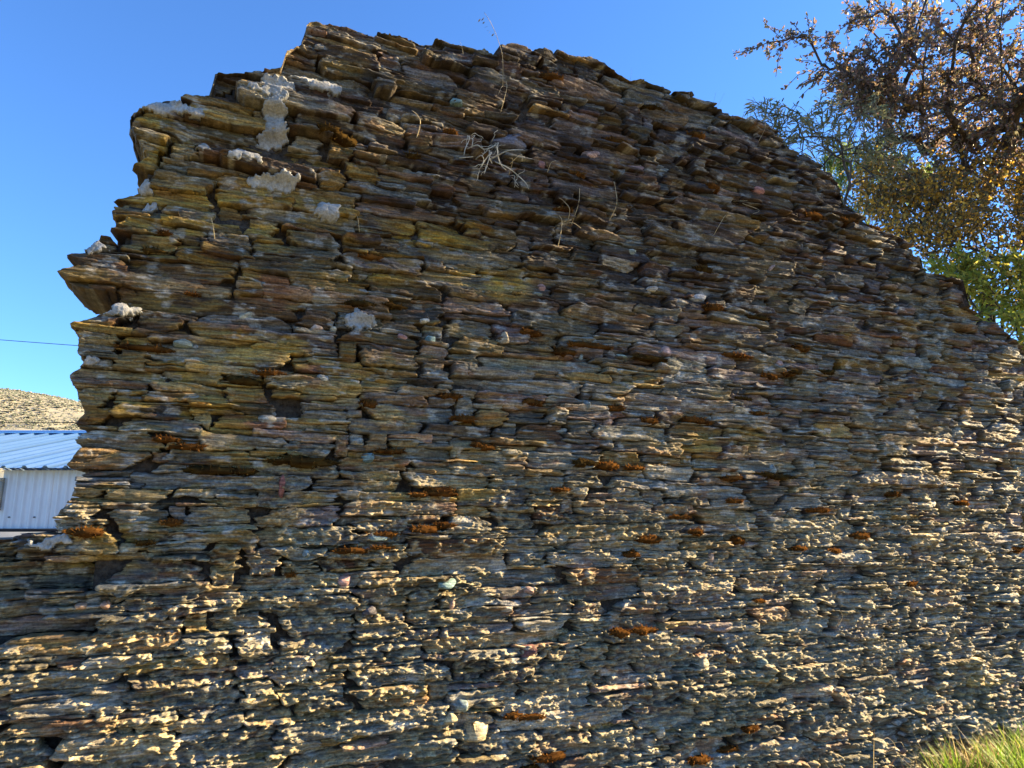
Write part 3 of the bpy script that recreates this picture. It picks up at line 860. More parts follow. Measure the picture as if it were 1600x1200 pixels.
def build_moss():
    pos = [(x, y, a, b) for (x, y, a, b) in MOSS]
    rr = random.Random(5)
    while len(pos) < 0:
        x = rr.uniform(140, 1590); y = rr.uniform(90, 1190)
        u, v = uv_of(np.array([x]), np.array([y]))
        if not inside(u, v, 0.06)[0]: continue
        if x < 560 and rr.random() < 0.6: continue
        pos.append((x, y, rr.uniform(7, 26), rr.uniform(4, 8)))
    for k, (x, y, a, b) in enumerate(pos):
        u, v = uv_of(np.array([float(x)]), np.array([float(y)])); u, v = float(u[0]), float(v[0])
        m = FPX / (Z0 + u * math.sin(THETA))
        # settle it on the nearest ledge: the place just below which the face steps out
        vs = v + np.linspace(-0.05, 0.05, 21)
        hh = HMAP(np.full(21, u), vs, 1)
        step = np.array([hh[max(i - 3, 0)] - hh[min(i + 3, 20)] for i in range(21)])
        v = float(vs[int(np.argmax(step - np.abs(np.linspace(-1, 1, 21)) * 0.006))])
        ru, rv = a / m * rr.uniform(0.55, 1.0), b / m * rr.uniform(0.4, 0.8)
        rd = rv * 1.1 + 0.008
        nu, nw = max(18, int(ru / 0.0035)), max(10, int(rv / 0.0028))
        nu, nw = min(nu, 34), min(nw, 14)
        A_ = np.linspace(0, math.pi, nw + 1); Bq = np.arange(nu) * 2 * math.pi / nu
        AA, BB = np.meshgrid(A_, Bq, indexing='ij')
        p = np.stack([np.cos(AA), np.sin(AA) * np.cos(BB), np.sin(AA) * np.sin(BB)], -1) * np.array([ru, rd, rv])
        ex = np.abs(np.cos(AA)); p[..., 1:] *= (0.55 + 0.45 * np.sqrt(np.maximum(1e-4, 1 - ex ** 4)) / np.maximum(np.sin(AA), 0.35))[..., None]
        wav = 1 + 0.55 * (fbm(p[..., 0] * 75 + 3, p[..., 1] * 55 + p[..., 2] * 65, 800 + k, 3) - 0.5) * 2
        fine = (vn(p[..., 0] * 330 + p[..., 1] * 120, p[..., 2] * 330 + p[..., 1] * 250, 900 + k) - 0.5) * 0.007
        p = p * wav[..., None] * (1 + fine[..., None] / np.maximum(np.linalg.norm(p, axis=-1, keepdims=True), 0.004))
        hd = HMAP(u + p[..., 0], np.full(p.shape[:2], v), 2)
        hd = hd.mean(0, keepdims=True) * 0 + np.interp(p[..., 0], [-ru, 0, ru], [float(HMAP(u - ru * .6, v, 2)), float(HMAP(u, v, 2)), float(HMAP(u + ru * .6, v, 2))])
        P = np.stack([u + p[..., 0], p[..., 1] - hd + rd * 0.6, v + p[..., 2]], -1).reshape(-1, 3)
        i = np.arange(nw)[:, None] * nu; j = np.arange(nu)[None]; j2 = (j + 1) % nu
        q = np.stack([i + j, i + j2, i + nu + j2, i + nu + j], -1).reshape(-1, 4)
        n_ = vn(P[:, 0] * 70, P[:, 2] * 90, k)[:, None]
        tone = rr.random()
        c0 = np.array((0.02, 0.009, 0.005)); c1 = np.array((0.17, 0.075, 0.018)) if tone < 0.75 else np.array((0.09, 0.055, 0.015))
        cc = c0 * (1 - n_) + c1 * n_
        # a pile of short shoots over the cushion
        rg = np.random.default_rng(6000 + k)
        nf = int(min(700, 160 + 60000 * ru * (rv + rd)))
        pk = rg.integers(0, len(P), nf)
        ctr = P.mean(0)
        nd_ = (P[pk] - ctr) / np.array([ru, rd, rv]); nd_ /= np.linalg.norm(nd_, axis=1, keepdims=True) + 1e-6
        nd_ = nd_ + rg.normal(0, 0.45, (nf, 3)) + np.array((0, 0, 0.25))
        ln_ = rg.uniform(0.005, 0.014, (nf, 1))
        sd_ = rg.normal(0, 1, (nf, 3)) * 0.002
        Bp = P[pk] - nd_ * 0.002
        SV_ = np.stack([Bp - sd_, Bp + sd_, Bp + nd_ * ln_], 1).reshape(-1, 3)
        SF_ = np.arange(nf * 3).reshape(-1, 3) + len(P)
        sc_ = np.repeat((c0 * 0.5 + c1 * rg.uniform(0.5, 1.7, (nf, 1))), 3, 0)
        link('moss_cushion', new_mesh('moss_cushion', np.vstack([P, SV_]), q, SF_, np.vstack([cc, sc_])), M['moss'], WALL)

build_pebbles()
build_patches()
build_moss()

# ------------------------------------------------------------------ metal shed behind the wall's broken end
def build_shed():
    ZE, ZR = 13.0, 18.2
    e = at(60.0, 732.0, ZE); r = at(100.0, 678.0, ZR)
    he, hr_ = e[2], r[2]
    x0, x1 = -16.5, -3.0
    root = empty('metal_shed', ((x0 + x1) / 2, ZE, 0))
    tag(root, 'white corrugated metal shed with a shiny blue grey sheet roof left of the wall', 'shed')
    ox, oy = root.location.x, root.location.y
    def loc(v): return np.asarray(v, float) - np.array((ox, oy, 0))
    wallm = m_noise('painted_sheet', (0.60, 0.64, 0.68), (0.74, 0.77, 0.80), 1.2, 0.4, 0.05, 0.01, 0.4)
    m, nt, b, o_ = mat_new('roof_sheet')
    n = noise_node(nt, 0.9, 5); rr = ramp(nt, n.outputs[0], [(0.3, (0.24, 0.46, 0.70)), (0.7, (0.32, 0.54, 0.80))])
    nt.links.new(rr.outputs[0], b.inputs['Base Color'])
    b.inputs['Metallic'].default_value = 0.8; b.inputs['Roughness'].default_value = 0.32
    darkm = m_noise('dark_flashing', (0.012, 0.012, 0.016), (0.03, 0.03, 0.035), 5, 0.6, 0)
    beige = m_noise('window_paint', (0.36, 0.33, 0.27), (0.46, 0.43, 0.36), 4, 0.6, 0.1, 0.004)
    # wall: sheets of trapezoid ribs, one object for each sheet
    sheet_w = 0.96
    zb = 0.02
    k = 0
    x = x1 - 0.05
    while x - sheet_w > x0 + 0.05:
        xa = x - sheet_w
        if not (-10.86 < xa + sheet_w * 0.5 < -9.9):
            xs, ys = [], []
            for c in range(6):
                b0 = xa + c * 0.16
                for f, d in ((0.0, 0), (0.09, 0), (0.105, 0.028), (0.145, 0.028)):
                    xs.append(b0 + f); ys.append(ZE + 0.22 - d)
            xs.append(xa + sheet_w + 0.012); ys.append(ZE + 0.22 - 0.006)
            xs = np.array(xs); ys = np.array(ys)
            v = np.concatenate([np.stack([xs, ys, np.full(len(xs), zb)], -1), np.stack([xs, ys, np.full(len(xs), he - 0.02)], -1)])
            v2 = v + np.array((0, 0.004, 0))
            nn = len(xs); i = np.arange(nn - 1)
            q = np.stack([i, i + 1, i + nn + 1, i + nn], -1)
            link('wall_sheet', new_mesh('wall_sheet', loc(np.vstack([v, v2])), np.vstack([q, q[:, ::-1] + 2 * nn])), wallm, root)
        x -= sheet_w
    # shell behind the sheets: ends, back wall
    mb = MB()
    mb.box(loc((x0 + 0.02, ZE + 0.26, 0)), loc((x1 - 0.03, ZE + 0.30, he - 0.05)))
    zb2 = 2 * ZR - ZE
    mb.box(loc((x0, ZE + 0.30, 0)), loc((x0 + 0.05, zb2 - 0.3, he - 0.05)))
    mb.box(loc((x1 - 0.08, ZE + 0.30, 0)), loc((x1 - 0.03, zb2 - 0.3, he - 0.05)))
    mb.box(loc((x0, zb2 - 0.3, 0)), loc((x1 - 0.03, zb2 - 0.25, he - 0.05)))
    for xx in (x0 + 0.01, x1 - 0.07):
        v = loc([(xx, ZE + 0.3, he - 0.05), (xx, zb2 - 0.3, he - 0.05), (xx, ZR, hr_ - 0.08), (xx + 0.04, ZE + 0.3, he - 0.05), (xx + 0.04, zb2 - 0.3, he - 0.05), (xx + 0.04, ZR, hr_ - 0.08)])
        mb.add(v, [(0, 1, 4, 3), (1, 2, 5, 4), (2, 0, 3, 5)], [(0, 2, 1), (3, 4, 5)])
    link('shell', mb.mesh('shell'), wallm, root)
    # roof: ribbed sheets, near slope and far slope
    rib = 0.39
    def slope(ya, za, yb, zb_, name):
        xx = x1 + 0.15; kk = 0
        while xx - 3 * rib > x0 - 0.3:
            xa = xx - 3 * rib
            xs, hs = [], []
            for c in range(3):
                b0 = xa + c * rib
                for f, d in ((0.0, 0), (0.115, 0), (0.12, .006), (0.15, .006), (0.155, 0), (0.26, 0), (0.295, 0.045), (0.345, 0.045), (0.385, 0.0)):
                    xs.append(b0 + f); hs.append(d)
            xs.append(xx + 0.006); hs.append(0.004)
            xs = np.array(xs); hs = np.array(hs) + 0.002 * (kk % 2); nn = len(xs)
            rows = [np.stack([xs, np.full(nn, ya + (yb - ya) * t), za + (zb_ - za) * t + hs], -1) for t in (0, 0.33, 0.66, 1)]
            rows2 = [r_ - np.array((0, 0, 0.006)) for r_ in rows]
            i = np.arange(nn - 1); q = []
            for a in range(3):
                q.append(np.stack([i + a * nn, i + 1 + a * nn, i + 1 + (a + 1) * nn, i + (a + 1) * nn], -1))
            q = np.vstack(q)
            link(name, new_mesh(name, loc(np.vstack(rows + rows2)), np.vstack([q, q[:, ::-1] + 4 * nn])), m, root)
            xx -= 3 * rib; kk += 1
    slope(ZE - 0.12, he, ZR, hr_, 'roof_sheet')
    slope(2 * ZR - ZE + 0.12, he, ZR + 0.004, hr_ - 0.001, 'roof_sheet')
    mb = MB()
    mb.add(loc([(x0 - .2, ZR - 0.22, hr_ + .005), (x1 + .2, ZR - 0.22, hr_ + .005), (x1 + .2, ZR, hr_ + 0.10), (x0 - .2, ZR, hr_ + 0.10), (x1 + .2, ZR + 0.22, hr_ + .005), (x0 - .2, ZR + 0.22, hr_ + .005)]),
           [(0, 1, 2, 3), (3, 2, 4, 5), (0, 5, 4, 1)])
    link('ridge_cap', mb.mesh('ridge_cap'), m, root)
    # dark rail with a pale sill board under it
    rl = at(30.0, 828.0, ZE + 0.15)[2]
    mb = MB(); mb.box(loc((x0 + .1, ZE + 0.12, rl - 0.03)), loc((x1 - .1, ZE + 0.185, rl + 0.025)))
    link('base_rail', mb.mesh('base_rail'), darkm, root)
    mb = MB(); mb.box(loc((x0 + .1, ZE + 0.10, 0)), loc((x1 - .1, ZE + 0.183, rl - 0.034)))
    link('plinth', mb.mesh('plinth'), m_noise('plinth_concrete', (0.26, 0.28, 0.30), (0.36, 0.38, 0.40), 3, 0.9, 0.2, 0.01), root)
    # window at the photograph's left border
    w1 = at(7.0, 747.0, ZE + 0.2); w0 = at(7.0, 797.0, ZE + 0.2)
    xw1, zt_, zb_ = float(w1[0]), float(w1[2]), float(w0[2])
    xw0 = xw1 - 0.9
    win = MB()
    for lo, hi in (((xw0, ZE + .13, zb_), (xw1, ZE + .215, zb_ + .06)), ((xw0, ZE + .13, zt_ - .06), (xw1, ZE + .215, zt_)),
                   ((xw0, ZE + .13, zb_ + .06), (xw0 + .06, ZE + .215, zt_ - .06)), ((xw1 - .06, ZE + .13, zb_ + .06), (xw1, ZE + .215, zt_ - .06))):
        win.box(loc(lo), loc(hi))
    w = link('window', win.mesh('window'), beige, root)
    g, nt, b, o_ = mat_new('glass_pane'); b.inputs['Base Color'].default_value = (0.05, 0.06, 0.07, 1); b.inputs['Roughness'].default_value = 0.08; b.inputs['Specular IOR Level'].default_value = 0.6
    mb = MB(); mb.box(loc((xw0 + .06, ZE + .17, zb_ + .06)), loc((xw1 - .06, ZE + .185, zt_ - .06)))
    p = link('pane', mb.mesh('pane'), g, w)
    # a row of screws on the sheets
    zs = at(20.0, 808.0, ZE + .2)[2]
    for c in range(int((x1 - x0) / 0.48)):
        xx = x1 - 0.3 - c * 0.48
        if xx > -8.0 or xx < -11.5: continue
        mb = MB(); mb.tube(loc([(xx, ZE + 0.21, zs), (xx, ZE + 0.175, zs)]), 0.013, 6)
        link('screw', mb.mesh('screw'), darkm, root)

build_shed()

def cable(name, pts, rad, label):
    P = np.array(pts, float)
    a, b = P[0], P[-1]
    t = np.linspace(0, 1, 60)[:, None]
    c = a + (b - a) * t
    L = np.linalg.norm(b - a)
    c[:, 2] -= 4 * (0.012 * L) * (t * (1 - t))[:, 0] - 4 * (0.012 * L) * 0.25
    mb = MB(); mb.tube(c - c[30], rad, 6)
    o = link(name, mb.mesh(name, smooth=True), M['cable']); o.location = c[30]
    tag(o, label, 'cable', 'overhead cables behind the wall')

p, q_ = at(0.0, 531.0, 22.0), at(120.0, 540.0, 22.0); dlt = (q_ - p)
cable('overhead_cable', [p - dlt * 9, p + dlt * 10], 0.011, 'upper thin black cable crossing the open sky left of the wall')
p, q_ = at(0.0, 660.0, 26.0), at(125.0, 660.5, 26.0); dlt = (q_ - p)
cable('overhead_cable', [p - dlt * 9, p + dlt * 10], 0.013, 'lower thin cable crossing in front of the dry hillside')

# ------------------------------------------------------------------ trees and shrubs
def leaf_mesh(name, pos, dirs, length, width, cols, mat, parent, droop=0.0, fold=0.25, narrow=False):
    """many small pointed leaves, each four triangles folded along its midrib"""
    n = len(pos)
    dirs = dirs / (np.linalg.norm(dirs, axis=1, keepdims=True) + 1e-9)
    rnd = RNG.normal(size=(n, 3))
    side = np.cross(dirs, rnd); side /= np.linalg.norm(side, axis=1, keepdims=True) + 1e-9
    nrm = np.cross(side, dirs)
    L = length[:, None]; Wd = width[:, None]
    k0, k1 = (0.3, 0.7) if narrow else (0.35, 0.72)
    w0, w1 = (0.5, 0.42) if narrow else (0.5, 0.36)
    b0 = pos
    tip = pos + dirs * L - np.array((0, 0, 1.0)) * L * droop
    md = pos + dirs * L * 0.5 - np.array((0, 0, 1.0)) * L * droop * 0.35
    a0 = pos + dirs * L * k0 - np.array((0, 0, 1.0)) * L * droop * 0.2; a1 = pos + dirs * L * k1 - np.array((0, 0, 1.0)) * L * droop * 0.6
    up = nrm * Wd * fold
    V = np.stack([b0, a0 + side * Wd * w0 + up, a1 + side * Wd * w1 + up, tip, a1 - side * Wd * w1 + up, a0 - side * Wd * w0 + up], 1).reshape(-1, 3)
    f = np.array([(0, 1, 5), (1, 2, 5), (5, 2, 4), (2, 3, 4)])
    F = (f[None] + (np.arange(n) * 6)[:, None, None]).reshape(-1, 3)
    return link(name, new_mesh(name, V, None, F, np.repeat(cols, 6, 0)), mat, parent)

def grow(base, trunk_pts, tips, bias=0.35, jit=0.12, seg=0.35, rng=None):
    """join every crown point to the nearest suitable branch: returns polylines of node ids"""
    nodes = [np.array(p, float) for p in trunk_pts]; par = [-1] + list(range(len(trunk_pts) - 1))
    root = nodes[0]
    top = np.array(trunk_pts[-1])
    order = np.argsort(np.linalg.norm(tips - top, axis=1))
    for k in order:
        t = tips[k]
        A = np.array(nodes)
        d = np.linalg.norm(A - t, axis=1)
        dr = np.linalg.norm(A - root, axis=1)
        cost = d + bias * dr
        cost[:max(1, len(trunk_pts) // 3)] += 5
        j = int(np.argmin(cost))
        m = max(2, int(d[j] / seg))
        p0 = nodes[j]; prev = j
        off = rng.normal(0, jit * d[j] * 0.5, 3)
        for i in range(1, m + 1):
            f = i / m
            p = p0 + (t - p0) * f + off * math.sin(f * math.pi) + rng.normal(0, 0.012, 3) + np.array((0, 0, 0.10 * d[j] * math.sin(f * math.pi)))
            nodes.append(p); par.append(prev); prev = len(nodes) - 1
    return np.array(nodes), np.array(par)

def skeleton_mesh(name, nodes, par, mat, parent, tip_r=0.004, power=2.2, rmax=0.2, minr=0.0):
    n = len(nodes)
    r = np.zeros(n); kids = np.zeros(n, int)
    for i in range(n): 
        if par[i] >= 0: kids[par[i]] += 1
    acc = np.zeros(n)
    for i in range(n - 1, -1, -1):
        if acc[i] == 0: acc[i] = tip_r ** power
        r[i] = acc[i] ** (1 / power)
        if par[i] >= 0: acc[par[i]] += acc[i]
    r = np.minimum(r, rmax)
    mb = MB()
    done = np.zeros(n, bool)
    first = {}
    for i in range(n): first.setdefault(par[i], []).append(i)
    # follow chains
    stack = [(None, 0)]
    while stack:
        pr, i = stack.pop()
        chain = [pr, i] if pr is not None else [i]
        while True:
            ch = first.get(i, [])
            if not ch: break
            big = max(ch, key=lambda c: r[c])
            for c in ch:
                if c != big: stack.append((i, c))
            chain.append(big); i = big
        if len(chain) > 1:
            rr = r[chain].copy()
            if pr is not None: rr[0] = rr[1]
            if rr.max() >= minr:
                mb.tube(nodes[chain], rr, 5 if rr.max() < 0.03 else 8, cap=False)
    return link(name, mb.mesh(name, smooth=True), mat, parent), r

def ellipsoid_pts(rng, n, c, rad):
    p = rng.normal(size=(n, 3)); p /= np.linalg.norm(p, axis=1, keepdims=True)
    return np.asarray(c) + p * (rng.random((n, 1)) ** 0.4) * np.asarray(rad)

def clusters(rng, nodes, par, per, spread, keep):
    """leaf spots and directions round the thin ends of the branches"""
    idx = np.nonzero(keep)[0]
    d = nodes - nodes[np.maximum(par, 0)]
    d /= np.linalg.norm(d, axis=1, keepdims=True) + 1e-6
    I = np.repeat(idx, per)
    n = len(I)
    back = rng.random((n, 1))
    seg = nodes[np.maximum(par[I], 0)] - nodes[I]
    pos = nodes[I] + seg * back + rng.normal(0, spread, (n, 3))
    dr = d[I] * 0.7 + rng.normal(0, 0.6, (n, 3))
    return pos, dr

def pick_cols(rng, n, pal, w, var=0.25):
    pal = np.array(pal); w = np.array(w) / np.sum(w)
    return pal[rng.choice(len(pal), n, p=w)] * rng.uniform(1 - var, 1 + var, (n, 1))

def big_tree():
    rng = np.random.default_rng(4)
    base = np.array((6.6, 7.4, 0.0))
    root = empty('autumn_tree', base)
    tag(root, 'tall tree with small bronze and purple brown autumn leaves at the right border', 'tree')
    trunk = [base * 0 + (0, 0, -0.1), (0.02, -0.05, 0.7), (-0.1, -0.1, 1.4), (-0.2, -0.15, 2.2), (-0.25, -0.3, 3.0), (-0.35, -0.35, 4.0), (-0.5, -0.4, 5.0), (-0.5, -0.6, 6.2)]
    T = []
    T.append(ellipsoid_pts(rng, 70, at(1535.0, 90.0, 6.9) - base, (1.25, 1.1, 1.0)))
    T.append(ellipsoid_pts(rng, 40, at(1425.0, 110.0, 6.7) - base, (0.75, 0.8, 0.75)))
    T.append(ellipsoid_pts(rng, 22, at(1370.0, 130.0, 6.7) - base, (0.5, 0.6, 0.45)))
    T.append(ellipsoid_pts(rng, 45, at(1520.0, 260.0, 7.3) - base, (1.0, 0.7, 0.6)))
    T.append(ellipsoid_pts(rng, 130, np.array((5.9, 6.4, 6.3)) - base, (1.9, 2.4, 1.9)))
    T.append(ellipsoid_pts(rng, 60, np.array((7.6, 7.3, 5.6)) - base, (1.4, 1.8, 1.3)))
    T.append(ellipsoid_pts(rng, 40, np.array((8.3, 6.0, 7.2)) - base, (1.5, 1.6, 1.1)))
    low_shade_limb = P0 + EU * 6.4 + EN * 0.38 + np.array((0, 0, 4.2)) - base  # unseen foliage added to cast shade on the wall's right shoulder
    q_ = ellipsoid_pts(rng, 44, (0, 0, 0), (0.9, 0.28, 0.6)); T.append(low_shade_limb + q_[:, :1] * EU + q_[:, 1:2] * EN + q_[:, 2:] * np.array((0, 0, 1.0)))
    mid_shade_limb = P0 + EU * 6.4 + EN * 0.8 + np.array((0, 0, 5.9)) - base  # more unseen foliage, added to keep sun off the upper wall
    q_ = ellipsoid_pts(rng, 62, (0, 0, 0), (1.1, 0.7, 1.25)); T.append(mid_shade_limb + q_[:, :1] * EU + q_[:, 1:2] * EN + q_[:, 2:] * np.array((0, 0, 1.0)))
    for px, py, z in ((1182, 76, 6.6), (1225, 62, 6.6), (1262, 60, 6.6), (1282, 100, 6.6), (1330, 36, 6.7), (1300, 70, 6.7), (1282, 118, 6.7), (1330, 90, 6.7), (1345, 150, 6.8), (1340, 10, 6.7), (1310, 105, 6.6)):
        T.append((at(float(px), float(py), z) - base)[None])
    tips = np.vstack(T)
    nodes, par = grow(base, trunk, tips, 0.3, 0.14, 0.22, rng)
    # twigs off the outer branches
    n0 = len(nodes)
    kids = np.bincount(par[par >= 0], minlength=n0)
    src = np.nonzero(np.arange(n0) > len(trunk) + 25)[0]
    tw = rng.choice(src, 2700)
    nn, pp = [], []
    for i in tw:
        dv = nodes[i] - nodes[max(par[i], 0)]; dv = dv / (np.linalg.norm(dv) + 1e-6)
        dv = dv * 0.8 + rng.normal(0, 0.7, 3); dv /= np.linalg.norm(dv)
        L = rng.uniform(0.12, 0.42)
        a = n0 + len(nn)
        p1 = nodes[i] + dv * L * 0.5 + rng.normal(0, 0.02, 3); p2 = p1 + dv * L * 0.5 + rng.normal(0, 0.03, 3) - np.array((0, 0, 0.03))
        nn += [p1, p2]; pp += [i, a]
    nodes = np.vstack([nodes, nn]); par = np.concatenate([par, pp])
    _, r = skeleton_mesh('trunk', nodes, par, M['bark'], root, 0.0035, 2.25, 0.17)
    keep = (r < 0.011) & (np.arange(len(nodes)) > len(trunk))
    pos, dr = clusters(rng, nodes, par, 9, 0.013, keep)
    n = len(pos)
    w = pos + base
    pal = [(0.21, 0.15, 0.125), (0.25, 0.18, 0.125), (0.16, 0.165, 0.11), (0.20, 0.185, 0.115), (0.46, 0.29, 0.08), (0.28, 0.19, 0.17)]
    cols = pick_cols(rng, n, pal, (3, 3, 1.6, 2, 0.7, 1.6))
    leaf_mesh('crown', pos, dr, rng.uniform(0.035, 0.062, n), rng.uniform(0.02, 0.032, n), cols, M['leaf'], root, 0.1)
    return n

def bush(name, label, cat, base, vols, ntip, per, length, width, pal, w, seed, spread=0.03, droop=0.1, stems=5, fold=0.25, narrow=False, upright=0.0, tipr=0.003):
    rng = np.random.default_rng(seed)
    base = np.asarray(base, float)
    root = empty(name, base)
    tag(root, label, cat)
    T = np.vstack([ellipsoid_pts(rng, int(ntip * f), np.asarray(c) - base, rd) for (c, rd, f) in vols])
    cen = T.mean(0)
    N, P = [], []
    groups = rng.integers(0, stems, len(T))
    for s in range(stems):
        Ts = T[groups == s]
        if not len(Ts): continue
        a = s * 2 * math.pi / stems
        foot = np.array((0.14 * math.cos(a), 0.14 * math.sin(a), -0.08))
        tgt = Ts.mean(0)
        tr = [foot + (tgt - foot) * f * 0.8 + np.array((0, 0, 0.15 * math.sin(f * 3.1))) for f in np.linspace(0, 1, 7)]
        nd, pr = grow(base, tr, Ts, 0.25, 0.16, 0.16, rng)
        N.append(nd); P.append((nd, pr))
    mb_nodes = []; mb_par = []; off = 0
    tops = []
    for nd, pr in P:
        q = pr.copy(); q[q >= 0] += off
        mb_nodes.append(nd); mb_par.append(q); off += len(nd)
    nodes = np.vstack(mb_nodes); par = np.concatenate(mb_par)
    # each stem is its own chain; draw them into one branching mesh
    mbs = []
    V = []
    first = True
    meshes = MB()
    R_all = []
    for nd, pr in P:
        ob, r = skeleton_mesh('stem', nd, pr, M['bark'], root, tipr, 2.2, 0.06)
        R_all.append(r)
    r = np.concatenate(R_all)
    keep = r < max(0.008, tipr * 2.6)
    pos, dr = clusters(rng, nodes, par, per, spread, keep)
    dr = dr + np.array((0, 0, upright))
    n = len(pos)
    cols = pick_cols(rng, n, pal, w)
    leaf_mesh('crown', pos, dr, rng.uniform(*length, n), rng.uniform(*width, n), cols, M['leaf'], root, droop, fold, narrow)
    return n

NL = big_tree()
# golden leaved bush under the tree, behind the wall
NL += bush('golden_bush', 'dense bush of small golden and grey green leaves behind the sloping wall top', 'bush', (4.9, 7.0, 0),
     [(at(1560.0, 300.0, 7.0), (1.0, .55, .8), .42), (at(1450.0, 340.0, 6.8), (.75, .5, .55), .3), (at(1640.0, 420.0, 6.9), (1.2, .55, .9), .3), (at(1375.0, 290.0, 6.8), (.45, .4, .4), .12)],
     620, 11, (0.032, 0.06), (0.02, 0.034), [(0.62, 0.37, 0.05), (0.46, 0.31, 0.08), (0.15, 0.155, 0.085), (0.2, 0.175, 0.10), (0.12, 0.13, 0.08), (0.68, 0.47, 0.09)],
     (2.2, 2.0, 2.0, 2, 1.2, 1.6), 31, 0.05, 0.1, 6)
# willow-like shrub reaching over the wall
NL += bush('narrow_leaved_shrub', 'thin twiggy shrub with long narrow drooping leaves against the sky', 'shrub', (3.3, 6.4, 0),
     [(at(1255.0, 200.0, 6.1), (.42, .35, .32), .42), (at(1330.0, 200.0, 6.2), (.45, .35, .42), .45), (at(1190.0, 178.0, 6.0), (.22, .2, .18), .18), (at(1390.0, 240.0, 6.3), (.35, .3, .35), .22)],
     130, 5, (0.07, 0.125), (0.011, 0.018), [(0.22, 0.24, 0.13), (0.27, 0.27, 0.16), (0.33, 0.29, 0.15), (0.16, 0.18, 0.09)], (3, 2, 1, 2), 32, 0.012, 0.35, 4, 0.15, True)
# bright green bush with upright narrow leaves
NL += bush('green_bush', 'bright green bush with upright narrow leaves peeping over the wall edge', 'bush', (3.9, 7.9, 0),
     [(at(1300.0, 262.0, 7.9), (.3, .3, .22), .3), (at(1370.0, 250.0, 7.9), (.4, .3, .3), .4), (at(1420.0, 290.0, 7.9), (.4, .3, .35), .3), (at(1330.0, 330.0, 7.9), (.5, .3, .4), .25)],
     90, 14, (0.09, 0.16), (0.009, 0.016), [(0.2, 0.29, 0.07), (0.27, 0.35, 0.09), (0.14, 0.22, 0.06)], (3, 2, 2), 33, 0.03, 0.02, 4, 0.12, True, 1.1)
# yellow green lance leaved bush lower right
NL += bush('lance_leaved_bush', 'yellow green bush with glossy lance shaped leaves beside the low wall end', 'bush', (5.6, 6.9, 0),
     [(at(1490.0, 425.0, 6.5), (.4, .25, .22), .25), (at(1570.0, 440.0, 6.6), (.5, .3, .35), .4), (at(1570.0, 520.0, 6.5), (.45, .25, .35), .3), (at(1660.0, 520.0, 6.6), (.6, .3, .6), .3)],
     150, 10, (0.07, 0.12), (0.018, 0.03), [(0.32, 0.37, 0.06), (0.44, 0.44, 0.08), (0.18, 0.24, 0.06), (0.52, 0.46, 0.10)], (3, 2, 2, 1), 34, 0.03, 0.2, 5, 0.2, False, 0.1)

# ------------------------------------------------------------------ dry plants growing in the joints of the wall
STRAW = np.array((0.52, 0.43, 0.26))
def stalk_pts(pxs, lift=0.02, out=0.03):
    P = []
    for k, (x, y) in enumerate(pxs):
        u, v = uv_of(np.array([float(x)]), np.array([float(y)])); u, v = float(u[0]), float(v[0])
        ins = bool(inside(np.array(u), np.array(v)))
        d = float(HMAP(u, v, 2)) if ins else 0.0
        P.append((u, v, d))
    P = np.array(P)
    P[:, 2] = np.maximum(P[:, 2].mean() * 0 + np.maximum.accumulate(P[:, 2][::1]) * 0 + P[:, 2].max(), P[:, 2]) + out
    P[0, 2] = (float(HMAP(P[0, 0], P[0, 1], 1)) if inside(P[0, 0], P[0, 1]) else -0.03) - 0.01
    return P

def smooth_path(P, n):
    P = np.asarray(P, float)
    t = np.linspace(0, len(P) - 1, n)
    k = np.clip(np.floor(t).astype(int), 0, len(P) - 2); f = (t - k)[:, None]
    Pm = np.vstack([2 * P[0] - P[1], P, 2 * P[-1] - P[-2]])
    a, b, c, d = Pm[k], Pm[k + 1], Pm[k + 2], Pm[k + 3]
    return 0.5 * ((2 * b) + (c - a) * f + (2 * a - 5 * b + 4 * c - d) * f ** 2 + (3 * b - a - 3 * c + d) * f ** 3)

